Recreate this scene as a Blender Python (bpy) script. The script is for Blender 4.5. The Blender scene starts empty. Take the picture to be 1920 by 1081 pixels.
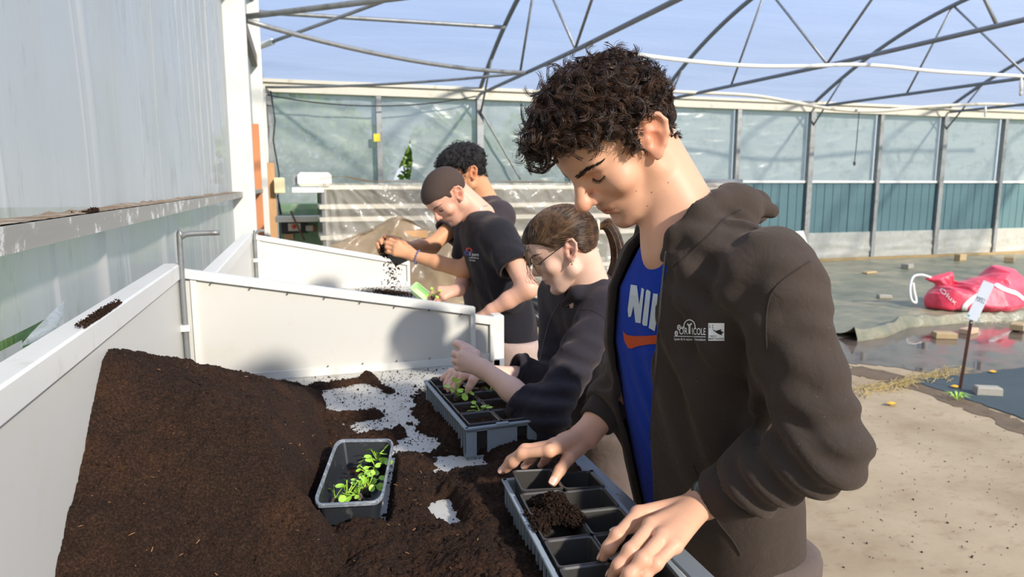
import bpy, bmesh, math, random
import numpy as np
from mathutils import Vector, Matrix
from mathutils.bvhtree import BVHTree

sc = bpy.context.scene
COL = sc.collection
# ---------------------------------------------------------------- camera
F_PX = 1300.0                       # focal length in pixels of a 1920-wide frame
CAM_H = 1.55
PITCH = math.atan((540.5 - 345.0) / F_PX)
YAW = math.atan((960 - 555.0) * math.cos(PITCH) / F_PX)      # to the right of +Y (the long wall)
FWD = np.array([math.sin(YAW) * math.cos(PITCH), math.cos(YAW) * math.cos(PITCH), -math.sin(PITCH)])
RGT = np.array([math.cos(YAW), -math.sin(YAW), 0.0])
UPV = np.cross(RGT, FWD)
CAMP = np.array([0.0, 0.0, CAM_H])
cam_d = bpy.data.cameras.new('camera')
cam_d.sensor_width = 36.0
cam_d.lens = F_PX / 1920.0 * 36.0
cam_d.clip_start = 0.05
cam = bpy.data.objects.new('camera', cam_d)
COL.objects.link(cam)
M = Matrix(((RGT[0], UPV[0], -FWD[0], 0), (RGT[1], UPV[1], -FWD[1], 0), (RGT[2], UPV[2], -FWD[2], CAM_H), (0, 0, 0, 1)))
cam.matrix_world = M
cam_d.dof.use_dof = True
cam_d.dof.focus_distance = 1.25
cam_d.dof.aperture_fstop = 7.0
sc.camera = cam
# ---------------------------------------------------------------- world, sun, exposure
wd = bpy.data.worlds.new('sky')
sc.world = wd
wd.use_nodes = True
nt = wd.node_tree
bg = nt.nodes['Background']
tc = nt.nodes.new('ShaderNodeTexCoord')
sep = nt.nodes.new('ShaderNodeSeparateXYZ')
nt.links.new(tc.outputs['Generated'], sep.inputs[0])
rmp = nt.nodes.new('ShaderNodeValToRGB')
rmp.color_ramp.elements[0].position = 0.0
rmp.color_ramp.elements[0].color = (0.88, 0.93, 1.0, 1)
rmp.color_ramp.elements[1].position = 0.75
rmp.color_ramp.elements[1].color = (0.44, 0.60, 1.0, 1)
e = rmp.color_ramp.elements.new(0.22)
e.color = (0.56, 0.72, 1.0, 1)
nt.links.new(sep.outputs['Z'], rmp.inputs[0])
nt.links.new(rmp.outputs[0], bg.inputs['Color'])
bg.inputs['Strength'].default_value = 0.85
SUN_DIR = Vector((-0.36, 0.74, -0.46)).normalized()          # direction the light travels
sun_d = bpy.data.lights.new('sun', 'SUN')
sun_d.energy = 7.5
sun_d.color = (1.0, 0.90, 0.76)
sun_d.angle = math.radians(3.0)
sun = bpy.data.objects.new('sun', sun_d)
COL.objects.link(sun)
sun.rotation_euler = SUN_DIR.to_track_quat('-Z', 'Y').to_euler()
vs = sc.view_settings
vs.view_transform = 'Standard'
vs.look = 'None'
vs.gamma = 1.0
vs.use_curve_mapping = False
vs.exposure = 0.22
sc.cycles.use_denoising = True
sc.cycles.use_adaptive_sampling = True
sc.cycles.adaptive_threshold = 0.035
sc.cycles.max_bounces = 5
sc.cycles.diffuse_bounces = 3
sc.cycles.glossy_bounces = 2
sc.cycles.transmission_bounces = 3
sc.cycles.transparent_max_bounces = 10
sc.cycles.caustics_reflective = False
sc.cycles.caustics_refractive = False

# ---------------------------------------------------------------- measuring helpers
def ray(px, py):
    return FWD + RGT * ((px - 960) / F_PX) - UPV * ((py - 540.5) / F_PX)
def A(px, py, d):
    "world point seen at a photo pixel, d metres in front of the camera"
    return CAMP + ray(px, py) * d
def onZ(px, py, z):
    d = ray(px, py)
    return CAMP + d * ((z - CAM_H) / d[2])
def onX(px, py, x):
    d = ray(px, py)
    return CAMP + d * (x / d[0])
def onY(px, py, y):
    d = ray(px, py)
    return CAMP + d * (y / d[1])

random.seed(7)
rng = np.random.default_rng(7)
# ---------------------------------------------------------------- object helpers
def tag(o, label=None, cat=None, group=None, kind=None):
    if label: o['label'] = label
    if cat: o['category'] = cat
    if group: o['group'] = group
    if kind: o['kind'] = kind
    return o
def empty(name, loc=(0, 0, 0), parent=None):
    o = bpy.data.objects.new(name, None)
    o.empty_display_size = 0.05
    COL.objects.link(o)
    o.location = loc
    if parent: o.parent = parent
    return o
def mesh_obj(name, v, f, mat, parent=None, smooth=False):
    me = bpy.data.meshes.new(name)
    if isinstance(v, np.ndarray): v = v.tolist()
    if isinstance(f, np.ndarray): f = f.tolist()
    me.from_pydata(v, [], f)
    if smooth:
        me.polygons.foreach_set('use_smooth', [True] * len(me.polygons))
    me.materials.append(mat)
    o = bpy.data.objects.new(name, me)
    COL.objects.link(o)
    if parent: set_parent(o, parent)
    return o
def set_parent(o, parent):
    o.parent = parent
    o.matrix_parent_inverse = parent.matrix_basis.inverted()
def fast_obj(name, v, quads, mat, parent=None, smooth=True):
    "numpy verts (n,3) and faces (m,k): quick mesh build"
    me = bpy.data.meshes.new(name)
    v = np.asarray(v, np.float32); q = np.asarray(quads, np.int32)
    k = q.shape[1]
    me.vertices.add(len(v)); me.vertices.foreach_set('co', v.ravel())
    me.loops.add(q.size); me.loops.foreach_set('vertex_index', q.ravel())
    me.polygons.add(len(q))
    me.polygons.foreach_set('loop_start', np.arange(0, q.size, k, dtype=np.int32))
    me.polygons.foreach_set('use_smooth', np.full(len(q), smooth))
    me.update(calc_edges=True)
    me.validate()
    if mat: me.materials.append(mat)
    o = bpy.data.objects.new(name, me)
    COL.objects.link(o)
    if parent: set_parent(o, parent)
    return o
class MB:
    def __init__(self): self.v = []; self.f = []
    def add(self, v, f):
        n = len(self.v)
        self.v += [tuple(map(float, p)) for p in v]
        self.f += [tuple(i + n for i in q) for q in f]
        return self
    def box(self, lo, hi, bev=0.0):
        (x0, y0, z0), (x1, y1, z1) = lo, hi
        if bev <= 0:
            v = [(x0, y0, z0), (x1, y0, z0), (x1, y1, z0), (x0, y1, z0), (x0, y0, z1), (x1, y0, z1), (x1, y1, z1), (x0, y1, z1)]
            return self.add(v, [(0, 3, 2, 1), (4, 5, 6, 7), (0, 1, 5, 4), (1, 2, 6, 5), (2, 3, 7, 6), (3, 0, 4, 7)])
        b = bev
        v = []
        for z, i in ((z0, b), (z0 + b, 0), (z1 - b, 0), (z1, b)):
            v += [(x0 + i, y0 + i, z), (x1 - i, y0 + i, z), (x1 - i, y1 - i, z), (x0 + i, y1 - i, z)]
        f = [(3, 2, 1, 0), (12, 13, 14, 15)]
        for k in range(3):
            for j in range(4):
                f.append((4 * k + j, 4 * k + (j + 1) % 4, 4 * k + 4 + (j + 1) % 4, 4 * k + 4 + j))
        return self.add(v, f)
    def hexa(self, pts):
        "8 corners, bottom ring then top ring"
        return self.add(pts, [(0, 3, 2, 1), (4, 5, 6, 7), (0, 1, 5, 4), (1, 2, 6, 5), (2, 3, 7, 6), (3, 0, 4, 7)])
    def tube(self, pts, r, n=8, cap=True, prof=None):
        pts = [Vector(p) for p in pts]
        rs = r if hasattr(r, '__len__') else [r] * len(pts)
        v = []; f = []
        t0 = (pts[1] - pts[0]).normalized()
        u = t0.orthogonal().normalized()
        for i, p in enumerate(pts):
            a = pts[max(i - 1, 0)]; b = pts[min(i + 1, len(pts) - 1)]
            t = (b - a).normalized()
            u = (u - t * u.dot(t))
            u = u.normalized() if u.length > 1e-6 else t.orthogonal().normalized()
            w = t.cross(u)
            for k in range(n):
                an = 2 * math.pi * k / n
                v.append(p + (u * math.cos(an) + w * math.sin(an)) * rs[i])
        for i in range(len(pts) - 1):
            for k in range(n):
                f.append((i * n + k, i * n + (k + 1) % n, (i + 1) * n + (k + 1) % n, (i + 1) * n + k))
        if cap:
            f.append(tuple(range(n - 1, -1, -1)))
            f.append(tuple((len(pts) - 1) * n + k for k in range(n)))
        return self.add(v, f)
    def bar(self, a, b, w, h, up=(0, 0, 1)):
        "rectangular bar from a to b: w across, h along up"
        a = Vector(a); b = Vector(b); t = (b - a).normalized(); up = Vector(up)
        s = t.cross(up)
        s = s.normalized() if s.length > 1e-5 else t.orthogonal().normalized()
        u = s.cross(t)
        q = []
        for p in (a, b):
            for i, j in ((-1, -1), (1, -1), (1, 1), (-1, 1)):
                q.append(p + s * (i * w / 2) + u * (j * h / 2))
        return self.add(q, [(3, 2, 1, 0), (4, 5, 6, 7), (0, 1, 5, 4), (1, 2, 6, 5), (2, 3, 7, 6), (3, 0, 4, 7)])
    def build(self, name, mat, parent=None, smooth=False):
        return mesh_obj(name, self.v, self.f, mat, parent, smooth)
def grid_faces(nu, nv):
    i = np.arange(nu - 1)[:, None] * nv + np.arange(nv - 1)[None, :]
    i = i.ravel()
    return np.stack([i, i + nv, i + nv + 1, i + 1], 1)
def copy_tree(o, parent=None):
    c = o.copy(); COL.objects.link(c); c.parent = parent
    for ch in list(o.children): copy_tree(ch, c)
    return c

# ---------------------------------------------------------------- materials
def lin(c):
    return tuple(((x / 255) / 12.92 if x / 255 <= 0.04045 else ((x / 255 + 0.055) / 1.055) ** 2.4) for x in c) + (1,)
class NT:
    def __init__(self, name):
        self.m = bpy.data.materials.new(name); self.m.use_nodes = True
        self.t = self.m.node_tree; self.b = self.t.nodes['Principled BSDF']; self.out = self.t.nodes['Material Output']
    def n(self, typ, **kw):
        nd = self.t.nodes.new(typ)
        for k, v in kw.items():
            if k.startswith('i_'):
                nd.inputs[k[2:].replace('_', ' ')].default_value = v
            else: setattr(nd, k, v)
        return nd
    def l(self, a, b): self.t.links.new(a, b)
    def noise(self, scale, detail=4, rough=0.6, vec=None, stretch=None, coord='Object', distort=0.0):
        tc_ = self.n('ShaderNodeTexCoord')
        mp = self.n('ShaderNodeMapping')
        self.l(tc_.outputs[coord], mp.inputs[0])
        if stretch: mp.inputs['Scale'].default_value = stretch
        no = self.n('ShaderNodeTexNoise')
        no.inputs['Scale'].default_value = scale; no.inputs['Detail'].default_value = detail
        no.inputs['Roughness'].default_value = rough
        no.inputs['Distortion'].default_value = distort
        self.l(mp.outputs[0], no.inputs['Vector'])
        return no
    def ramp(self, src, stops):
        r = self.n('ShaderNodeValToRGB'); el = r.color_ramp.elements
        el[0].position, el[0].color = stops[0][0], lin(stops[0][1])
        el[1].position, el[1].color = stops[-1][0], lin(stops[-1][1])
        for p, c in stops[1:-1]:
            x = el.new(p); x.color = lin(c)
        self.l(src, r.inputs[0]); return r
    def mix(self, fac, a, b, typ='MIX'):
        m = self.n('ShaderNodeMixRGB', blend_type=typ)
        for s, v in ((0, fac), (1, a), (2, b)):
            if hasattr(v, 'is_output'): self.l(v, m.inputs[s])
            else: m.inputs[s].default_value = v
        return m.outputs[0]
    def bump(self, h, strength=0.3, dist=0.005, prev=None):
        b = self.n('ShaderNodeBump'); b.inputs['Strength'].default_value = strength; b.inputs['Distance'].default_value = dist
        self.l(h, b.inputs['Height'])
        if prev: self.l(prev, b.inputs['Normal'])
        self.l(b.outputs[0], self.b.inputs['Normal']); return b.outputs[0]
    def col(self, c):
        if hasattr(c, 'is_output'): self.l(c, self.b.inputs['Base Color'])
        else: self.b.inputs['Base Color'].default_value = c
    def s(self, **kw):
        for k, v in kw.items():
            self.b.inputs[k.replace('_', ' ')].default_value = v
        return self
def plain(name, c, rough=0.6, metal=0.0, var=0.12, scale=30, bump=0.0, bscale=200, stretch=None, spec=0.5, dirt=None, dscale=6, dlo=0.5, dhi=0.75):
    N = NT(name)
    base = lin(c)
    no = N.noise(scale, 5, 0.6, stretch=stretch)
    dk = tuple(x * (1 - var) for x in base[:3]) + (1,); lt = tuple(min(1, x * (1 + var)) for x in base[:3]) + (1,)
    out = N.mix(no.outputs[0], dk, lt)
    if dirt:
        n2 = N.noise(dscale, 6, 0.7)
        mr = N.n('ShaderNodeMapRange'); mr.inputs[1].default_value = dlo; mr.inputs[2].default_value = dhi
        N.l(n2.outputs[0], mr.inputs[0])
        out = N.mix(mr.outputs[0], out, lin(dirt))
    N.col(out)
    N.s(Roughness=rough, Metallic=metal)
    N.b.inputs['Specular IOR Level'].default_value = spec
    if bump > 0:
        nb = N.noise(bscale, 4, 0.6, stretch=stretch)
        N.bump(nb.outputs[0], bump, 0.003)
    return N.m
def film(name, tint, clear=0.5, haze=(205, 210, 212), wr_scale=3.0, wr_stretch=(1, 1, 1), wr_str=0.4, dirt=None, dlo=0.5, dhi=0.8, dscale=4, rough=0.25, dstretch=None, trans=0.6, cvar=0.12):
    "greenhouse plastic: partly clear, partly scattering"
    N = NT(name)
    t = N.t
    tr = N.n('ShaderNodeBsdfTransparent'); tr.inputs[0].default_value = tint
    tl = N.n('ShaderNodeBsdfTranslucent')
    N.s(Roughness=rough)
    c = lin(haze)
    if dirt:
        n2 = N.noise(dscale, 7, 0.72, stretch=dstretch)
        mr = N.n('ShaderNodeMapRange'); mr.inputs[1].default_value = dlo; mr.inputs[2].default_value = dhi
        N.l(n2.outputs[0], mr.inputs[0])
        c = N.mix(mr.outputs[0], c, lin(dirt))
    N.col(c)
    if hasattr(c, 'is_output'): N.l(c, tl.inputs[0])
    else: tl.inputs[0].default_value = c
    w = N.noise(wr_scale, 5, 0.62, stretch=wr_stretch, distort=0.6)
    bn = N.bump(w.outputs[0], wr_str, 0.03)
    N.l(bn, tl.inputs['Normal'])
    m1 = N.n('ShaderNodeMixShader'); m1.inputs[0].default_value = trans
    N.l(N.b.outputs[0], m1.inputs[1]); N.l(tl.outputs[0], m1.inputs[2])
    m2 = N.n('ShaderNodeMixShader')
    N.l(m1.outputs[0], m2.inputs[1]); N.l(tr.outputs[0], m2.inputs[2])
    mr = N.n('ShaderNodeMapRange'); mr.inputs[1].default_value = 0.3; mr.inputs[2].default_value = 0.7
    mr.inputs[3].default_value = max(0, clear - cvar); mr.inputs[4].default_value = min(1, clear + cvar)
    N.l(w.outputs[0], mr.inputs[0]); N.l(mr.outputs[0], m2.inputs[0])
    N.l(m2.outputs[0], N.out.inputs[0])
    return N.m

M_GALV = plain('galvanised_steel', (150, 152, 152), 0.5, 0.6, 0.15, 12, dirt=(120, 112, 100), dscale=9)
M_DARKSTEEL = plain('dark_steel', (126, 130, 134), 0.55, 0.5, 0.2, 15)
M_WHITEMETAL = plain('white_painted_metal', (226, 224, 216), 0.45, 0.0, 0.04, 10, dirt=(190, 182, 166), dscale=8, dlo=0.58, dhi=0.85)
M_CREAM = plain('cream_painted_steel', (208, 202, 186), 0.5, 0.0, 0.06, 6, dirt=(150, 132, 84), dscale=5, dlo=0.58, dhi=0.8)
M_POST = plain('painted_post', (214, 212, 204), 0.5, 0.1, 0.06, 5, dirt=(168, 150, 110), dscale=6, dlo=0.6, dhi=0.85)
M_RAIL = plain('dirty_aluminium_rail', (168, 166, 158), 0.5, 0.3, 0.15, 8, stretch=(1, .15, 4), dirt=(235, 235, 230), dscale=16, dlo=0.56, dhi=0.64)
M_DIRT_LEDGE = plain('dirt_on_ledge', (132, 110, 84), 0.95, 0.0, 0.35, 60, dirt=(190, 182, 168), dscale=10)
M_WOOD = plain('raw_timber', (196, 150, 104), 0.7, 0.0, 0.18, 14, stretch=(6, 6, .6), bump=0.1, bscale=60)
M_WOODR = plain('orange_timber', (196, 128, 84), 0.7, 0.0, 0.18, 14, stretch=(6, 6, .6))
M_BLACK = plain('black_plastic', (30, 31, 33), 0.38, 0.0, 0.2, 30)
M_RUBBER = plain('black_cable', (38, 38, 40), 0.6, 0.0, 0.1)
M_PVC = plain('white_pipe', (238, 238, 232), 0.35, 0.0, 0.03, 10)
# ================================================================ the greenhouse
YB = 11.6                 # back wall
XL = -0.50                # left gable wall
BAY = 1.675
RIDGE_Y, RIDGE_Z, HALF = 7.2, 4.38, 4.35
def arch_z(y):
    yy = (y - (RIDGE_Y - HALF)) % (2 * HALF) - HALF
    return RIDGE_Z - 1.30 * (yy / HALF) ** 2
M_ROOFFILM = film('roof_film', (0.90, 0.94, 1.0, 1), 0.64, (200, 208, 228), 1.3, (0.25, 2.2, 1), 0.35, rough=0.3, trans=0.75)
M_BACKFILM = film('wall_film', (0.86, 0.92, 0.93, 1), 0.12, (206, 214, 210), 1.6, (0.5, 1, 2.2), 0.6, dirt=(164, 176, 166), dlo=0.5, dhi=0.85, trans=0.62, cvar=0.05)
M_GREYFILM = film('gable_film', (0.80, 0.84, 0.86, 1), 0.14, (236, 228, 222), 1.2, (1, 1.6, 0.22), 0.18, dirt=(172, 168, 148), dlo=0.54, dhi=0.84, dscale=3, dstretch=(1, 2.2, .7), rough=0.3, trans=0.62)
M_CLEARFILM = film('skirt_film', (0.95, 0.96, 0.95, 1), 0.25, (232, 232, 222), 3.0, (1, 1, 1.6), 0.5, dirt=(188, 178, 128), dlo=0.56, dhi=0.8, trans=0.4)

# floor ---------------------------------------------------------
N = NT('concrete_floor')
n1 = N.noise(1.1, 8, 0.62); n2 = N.noise(14, 8, 0.7); n3 = N.noise(5, 6, 0.75, stretch=(1, 2.2, 1))
c = N.ramp(n1.outputs[0], [(0.3, (146, 124, 94)), (0.5, (172, 153, 122)), (0.72, (188, 168, 138))]).outputs[0]
st = N.n('ShaderNodeMapRange'); st.inputs[1].default_value = 0.60; st.inputs[2].default_value = 0.78
N.l(n2.outputs[0], st.inputs[0])
c = N.mix(st.outputs[0], c, lin((92, 76, 58)))
st2 = N.n('ShaderNodeMapRange'); st2.inputs[1].default_value = 0.54; st2.inputs[2].default_value = 0.72; st2.inputs[4].default_value = 0.7
N.l(n3.outputs[0], st2.inputs[0])
c = N.mix(st2.outputs[0], c, lin((140, 112, 80)))
N.col(c); N.s(Roughness=0.85); N.bump(n2.outputs[0], 0.35, 0.004)
M_FLOOR = N.m
fl = MB().box((-0.9, -6, -0.12), (18, YB + 0.3, 0.0)).build('floor', M_FLOOR)
tag(fl, kind='structure')
M_LAWN = plain('lawn', (92, 122, 50), 0.95, 0, 0.4, 20, dirt=(60, 84, 34), dscale=3)
gr = MB().box((-40, -30, -0.3), (60, 60, -0.15)).build('ground', M_LAWN)
tag(gr, kind='structure')

# roof ---------------------------------------------------------
ceil = None
for span, (ya, yb) in enumerate(((RIDGE_Y - HALF, RIDGE_Y + HALF), (RIDGE_Y - 3 * HALF, RIDGE_Y - HALF))):
    xs = np.linspace(-0.5, 17.5, 91); ys = np.linspace(ya, yb, 49)
    X, Y = np.meshgrid(xs, ys, indexing='ij')
    Z = np.vectorize(arch_z)(np.clip(Y, ya + 1e-4, yb - 1e-4)) + 0.035
    Z += 0.012 * np.sin(Y * 9 + 1.7 * np.sin(X * 0.9)) * np.sin(X * 1.3 + Y)
    Z -= 0.02 * np.abs(np.sin((X + 0.36) / (2 * BAY) * math.pi))
    v = np.stack([X, Y, Z], -1).reshape(-1, 3)
    o = fast_obj('ceiling' if span == 0 else 'roof_film', v, grid_faces(91, 49), M_ROOFFILM, ceil)
    if span == 0: ceil = tag(o, kind='structure')
def truss(x, main=True):
    ys = [RIDGE_Y - HALF + 2 * HALF * i / 40 for i in range(41)]
    pts = [(x, min(max(y, RIDGE_Y - HALF + 1e-4), RIDGE_Y + HALF - 1e-4), 0) for y in ys]
    pts = [(p[0], p[1], arch_z(p[1])) for p in pts]
    t = MB().tube(pts, 0.034, 8).build('truss', M_DARKSTEEL, ceil, True)
    if not main: return t
    MB().tube([(x, RIDGE_Y - HALF, 3.03), (x, RIDGE_Y, 3.0), (x, RIDGE_Y + HALF - 0.1, 3.03)], 0.026, 8).build('tie_bar', M_DARKSTEEL, t, True)
    for ya, yb in ((9.35, 8.62), (7.35, 8.62), (7.35, 6.0), (5.15, 5.85)):
        MB().tube([(x, ya, 3.02), (x, yb, arch_z(yb))], 0.017, 6).build('web_bar', M_GALV, t, True)
    MB().tube([(x, 10.75, arch_z(10.75)), (x, 11.52, 2.66)], 0.017, 6).build('knee_brace', M_DARKSTEEL, t, True)
    return t
POSTX = [-0.36 + BAY * i for i in range(11)]
for i in range(0, 11, 2): truss(POSTX[i] if i else -0.44, i > 0)
def pipe(name, pts, r, m, parent=None, n=8, sag=0.0, seg=14):
    a, b = Vector(pts[0]), Vector(pts[1])
    if len(pts) == 2:
        pts = [a.lerp(b, k / seg) - Vector((0, 0, sag * 4 * (k / seg) * (1 - k / seg))) for k in range(seg + 1)]
    return MB().tube(pts, r, n).build(name, m, parent, True)
pipe('purlin', [(-0.42, 10.0, 3.76), (2.98, 10.0, 3.78)], 0.028, M_GALV, ceil)
pipe('brace_pipe', [(-0.42, 7.05, 3.05), (2.95, 4.3, 3.08)], 0.027, M_GALV, ceil)
pipe('brace_pipe', [(-0.42, 7.05, 3.04), (2.95, 8.98, 3.0)], 0.025, M_GALV, ceil, sag=0.10)
pipe('brace_pipe', [(-0.42, 10.65, 3.44), (2.95, 7.7, 4.28)], 0.024, M_GALV, ceil)
pipe('brace_sleeve', [(-0.42, 10.65, 3.44), (-0.22, 10.47, 3.49)], 0.045, M_PVC, ceil)
pipe('brace_pipe', [(-0.38, 11.45, 3.0), (2.95, 8.98, 3.0)], 0.019, M_GALV, ceil, sag=0.05)
pipe('purlin', [(-0.4, 7.2, RIDGE_Z - 0.03), (17, 7.2, RIDGE_Z - 0.03)], 0.025, M_GALV, ceil)

# back wall ---------------------------------------------------------
wb = MB().box((-0.5, YB - 0.12, 2.94), (17.5, YB + 0.06, 3.08)).box((-0.5, YB - 0.16, 3.08), (17.5, YB + 0.06, 3.13)).build('wall_back', M_CREAM)
tag(wb, kind='structure')
for i, x in enumerate(POSTX):
    w = 0.055 if i % 2 == 0 else 0.042
    MB().box((x - w, YB - 0.11, 0), (x + w, YB - 0.01, 2.95)).build('post', M_GALV, wb)
def wrinkle(u, v, seed, amp=1.0):
    r = random.Random(seed); z = 0
    for _ in range(7):
        a = r.uniform(-0.5, 0.5); k = r.uniform(3, 16); p = r.uniform(0, 6.3)
        ph = (v * math.cos(a) + u * math.sin(a)) * k + p + 0.8 * np.sin(u * r.uniform(1, 4) + r.uniform(0, 6))
        z = z + (1 - np.abs(np.sin(ph))) ** 3 * r.uniform(0.2, 1) * 12 / (k + 6)
    return z * amp
M_TEAL = plain('teal_board', (76, 108, 114), 0.6, 0, 0.14, 3, stretch=(8, 8, .6), dirt=(66, 100, 110), dscale=4, dlo=.5, dhi=.8)
M_TIMBERBASE = plain('base_timber', (150, 128, 88), 0.8, 0, 0.2, 8)
hole = [(770, 262), (774, 300), (769, 337), (738, 337)]
hole = [onY(px, py, YB)[[0, 2]] for px, py in hole]
def inside(poly, X, Z):
    ins = np.zeros(X.shape, bool); n = len(poly)
    for i in range(n):
        (x1, z1), (x2, z2) = poly[i], poly[(i + 1) % n]
        cond = ((z1 > Z) != (z2 > Z)) & (X < (x2 - x1) * (Z - z1) / (z2 - z1 + 1e-9) + x1)
        ins ^= cond
    return ins
board_me = None
for i in range(10):
    x0, x1 = POSTX[i] + 0.03, POSTX[i + 1] - 0.03
    low = 1.62 if i >= 4 else 0.05
    nu, nv = (170, 260) if i == 1 else (30, 50)
    U, V = np.meshgrid(np.linspace(0, 1, nu), np.linspace(0, 1, nv), indexing='ij')
    X = x0 + (x1 - x0) * U; Z = low + (2.96 - low) * V
    Yd = YB + 0.03 - (0.035 if i < 4 else 0.022) * wrinkle(U, V * 1.4, i + 3) * np.sin(U * math.pi) ** 0.6
    q = grid_faces(nu, nv)
    if i == 1:
        cx = X.ravel()[q].mean(1); cz = Z.ravel()[q].mean(1)
        q = q[~inside(hole, cx, cz)]
    fast_obj('film_panel', np.stack([X, Yd, Z], -1).reshape(-1, 3), q, M_BACKFILM, wb)
    if i >= 4:
        MB().box((x0, YB - 0.06, 1.575), (x1, YB - 0.0, 1.62)).build('rail', M_PVC, wb)
        nb = 8; bw = (x1 - x0) / nb
        for k in range(nb):
            if board_me is None:
                b = MB().box((0.006, YB - 0.035, 0.56), (bw - 0.006, YB - 0.01, 1.575), 0.005).build('board', M_TEAL, wb)
                board_me = b.data
            else:
                b = bpy.data.objects.new('board', board_me); COL.objects.link(b); set_parent(b, wb)
            b.location.x = x0 + k * bw
            b.location.y = random.uniform(-0.004, 0.004)
        U, V = np.meshgrid(np.linspace(0, 1, 24), np.linspace(0, 1, 14), indexing='ij')
        X = x0 + (x1 - x0) * U; Z = 0.03 + 0.55 * V
        Yd = YB - 0.05 - 0.03 * wrinkle(U * 0.8, V, i + 40) * (1 - V) - 0.01
        fast_obj('skirt_film', np.stack([X, Yd, Z], -1).reshape(-1, 3), grid_faces(24, 14), M_CLEARFILM, wb)
MB().box((5.5, YB - 0.16, 0.0), (17.5, YB - 0.08, 0.06)).build('base_timber', M_TIMBERBASE, wb)
# backing wall behind the boards, seen only in the joints
MB().box((6.3, YB - 0.005, 0.05), (17.5, YB + 0.012, 1.6)).build('backing_board', M_DARKSTEEL, wb)

# left gable wall ---------------------------------------------------------
def left_film(name, y0, y1, zlo, zhi, nu, nv, seed, parent, cut=None, amp=0.03):
    U, V = np.meshgrid(np.linspace(0, 1, nu), np.linspace(0, 1, nv), indexing='ij')
    Y = y0 + (y1 - y0) * U
    zt = np.array([zhi(y) if callable(zhi) else zhi for y in Y[:, 0]])[:, None]
    Z = zlo + (zt - zlo) * V
    r = random.Random(seed); D = np.zeros_like(Y)
    for _ in range(int(8 * (y1 - y0))):
        yc = r.uniform(y0, y1); sl = r.uniform(-0.12, 0.03); w = r.choice((.007, .008, .010, .014, .03)) * r.uniform(.8, 1.3)
        a = r.uniform(-0.6, 1); zc = r.uniform(zlo, zlo + 1.6); zl = r.uniform(0.5, 2.2)
        d = Y - (yc + sl * (Z - 1.5) + 0.02 * np.sin(Z * 5 + yc * 9))
        D += a * np.exp(-(d / w) ** 2) * np.exp(-((Z - zc) / zl) ** 2) * min(1, w / 0.014) * 0.55
    D += 0.30 * np.sin(Y * 4 + Z * 0.5) + 0.10 * np.sin(Y * 9 - Z * 0.7 + 2)
    Xc = XL + amp * D
    q = grid_faces(nu, nv)
    if cut is not None:
        cy = Y.ravel()[q].mean(1); cz = Z.ravel()[q].mean(1)
        q = q[~inside(cut, cy, cz)]
    return fast_obj(name, np.stack([Xc, Y, Z], -1).reshape(-1, 3), q[:, ::-1], M_GREYFILM, parent)
wl = left_film('wall_left', -1.0, 6.15, 1.46, lambda y: arch_z(y) if y > 2.86 else 3.6, 1300, 60, 5, None, amp=0.020)
tag(wl, kind='structure')
left_film('film_panel', 6.25, 9.85, 1.46, lambda y: arch_z(y), 120, 60, 6, wl, amp=0.016)
left_film('film_panel', 10.0, 11.5, 0.0, lambda y: arch_z(y), 50, 60, 8, wl, amp=0.016)
hp = [onX(px, py, XL)[[1, 2]] for px, py in ((-60, 655), (0, 632), (40, 618), (84, 600), (72, 622), (40, 645), (0, 652), (-60, 690))]
left_film('film_panel', -1.0, 6.15, 0.02, 1.46, 1000, 90, 9, wl, cut=hp, amp=0.026)
left_film('film_panel', 6.25, 9.85, 0.02, 1.46, 100, 40, 11, wl, amp=0.016)
# torn flap hanging beside the hole
M_FLAP = film('torn_flap', (0.9, 0.93, 0.95, 1), 0.35, (214, 220, 224), 5, (1, 1, 1), 0.7, trans=0.4)
fp = [onX(px, py, XL + 0.02) for px, py in ((36, 650), (60, 622), (92, 590), (121, 562), (112, 600), (92, 628), (60, 643))]
fc = sum(fp) / len(fp) + np.array([0.03, 0, 0])
mesh_obj('torn_flap', [tuple(fc)] + [tuple(p) for p in fp], [(0, k + 1, (k + 1) % len(fp) + 1) for k in range(len(fp))], M_FLAP, wl, True)
def post_left(y, d=0.15, w=0.15):
    p = MB().box((XL - 0.02, y - w / 2, 0), (XL + d, y + w / 2, 4.0)).build('post', M_POST, wl)
    MB().box((XL + d, y - w / 2 + 0.03, 0), (XL + d + 0.02, y + w / 2 - 0.03, 4.0)).build('post_flange', M_POST, p)
post_left(6.22); post_left(9.95, 0.12)
MB().box((XL, -1.0, 1.445), (-0.42, 6.14, 1.487)).build('ledge_rail', M_RAIL, wl)
MB().box((XL, 6.3, 1.445), (-0.42, 9.87, 1.487)).build('ledge_rail', M_RAIL, wl)
U, V = np.meshgrid(np.linspace(0, 1, 300), np.linspace(0, 1, 10), indexing='ij')
Yd = -0.9 + 7.0 * U; Xd = XL + 0.004 + 0.07 * V
Zd = 1.4885 + 0.006 * np.maximum(0, np.sin(Yd * 23 + 3 * np.sin(Yd * 7)) * np.sin(Yd * 3.1 + V * 4)) * (1 - V) + rng.uniform(0, 0.0015, U.shape)
fast_obj('ledge_dirt', np.stack([Xd, Yd, Zd], -1).reshape(-1, 3), grid_faces(300, 10), M_DIRT_LEDGE, wl)
M_BROWNBEAM = plain('weathered_beam', (128, 118, 108), 0.7, 0.2, 0.2, 8)
MB().box((XL + 0.02, -1.0, 3.06), (XL + 0.09, 11.5, 3.20)).build('eave_beam', M_BROWNBEAM, wl)
MB().box((XL, 11.35, 0), (XL + 0.12, 11.5, 3.0)).build('corner_post', M_POST, wl)
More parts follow.
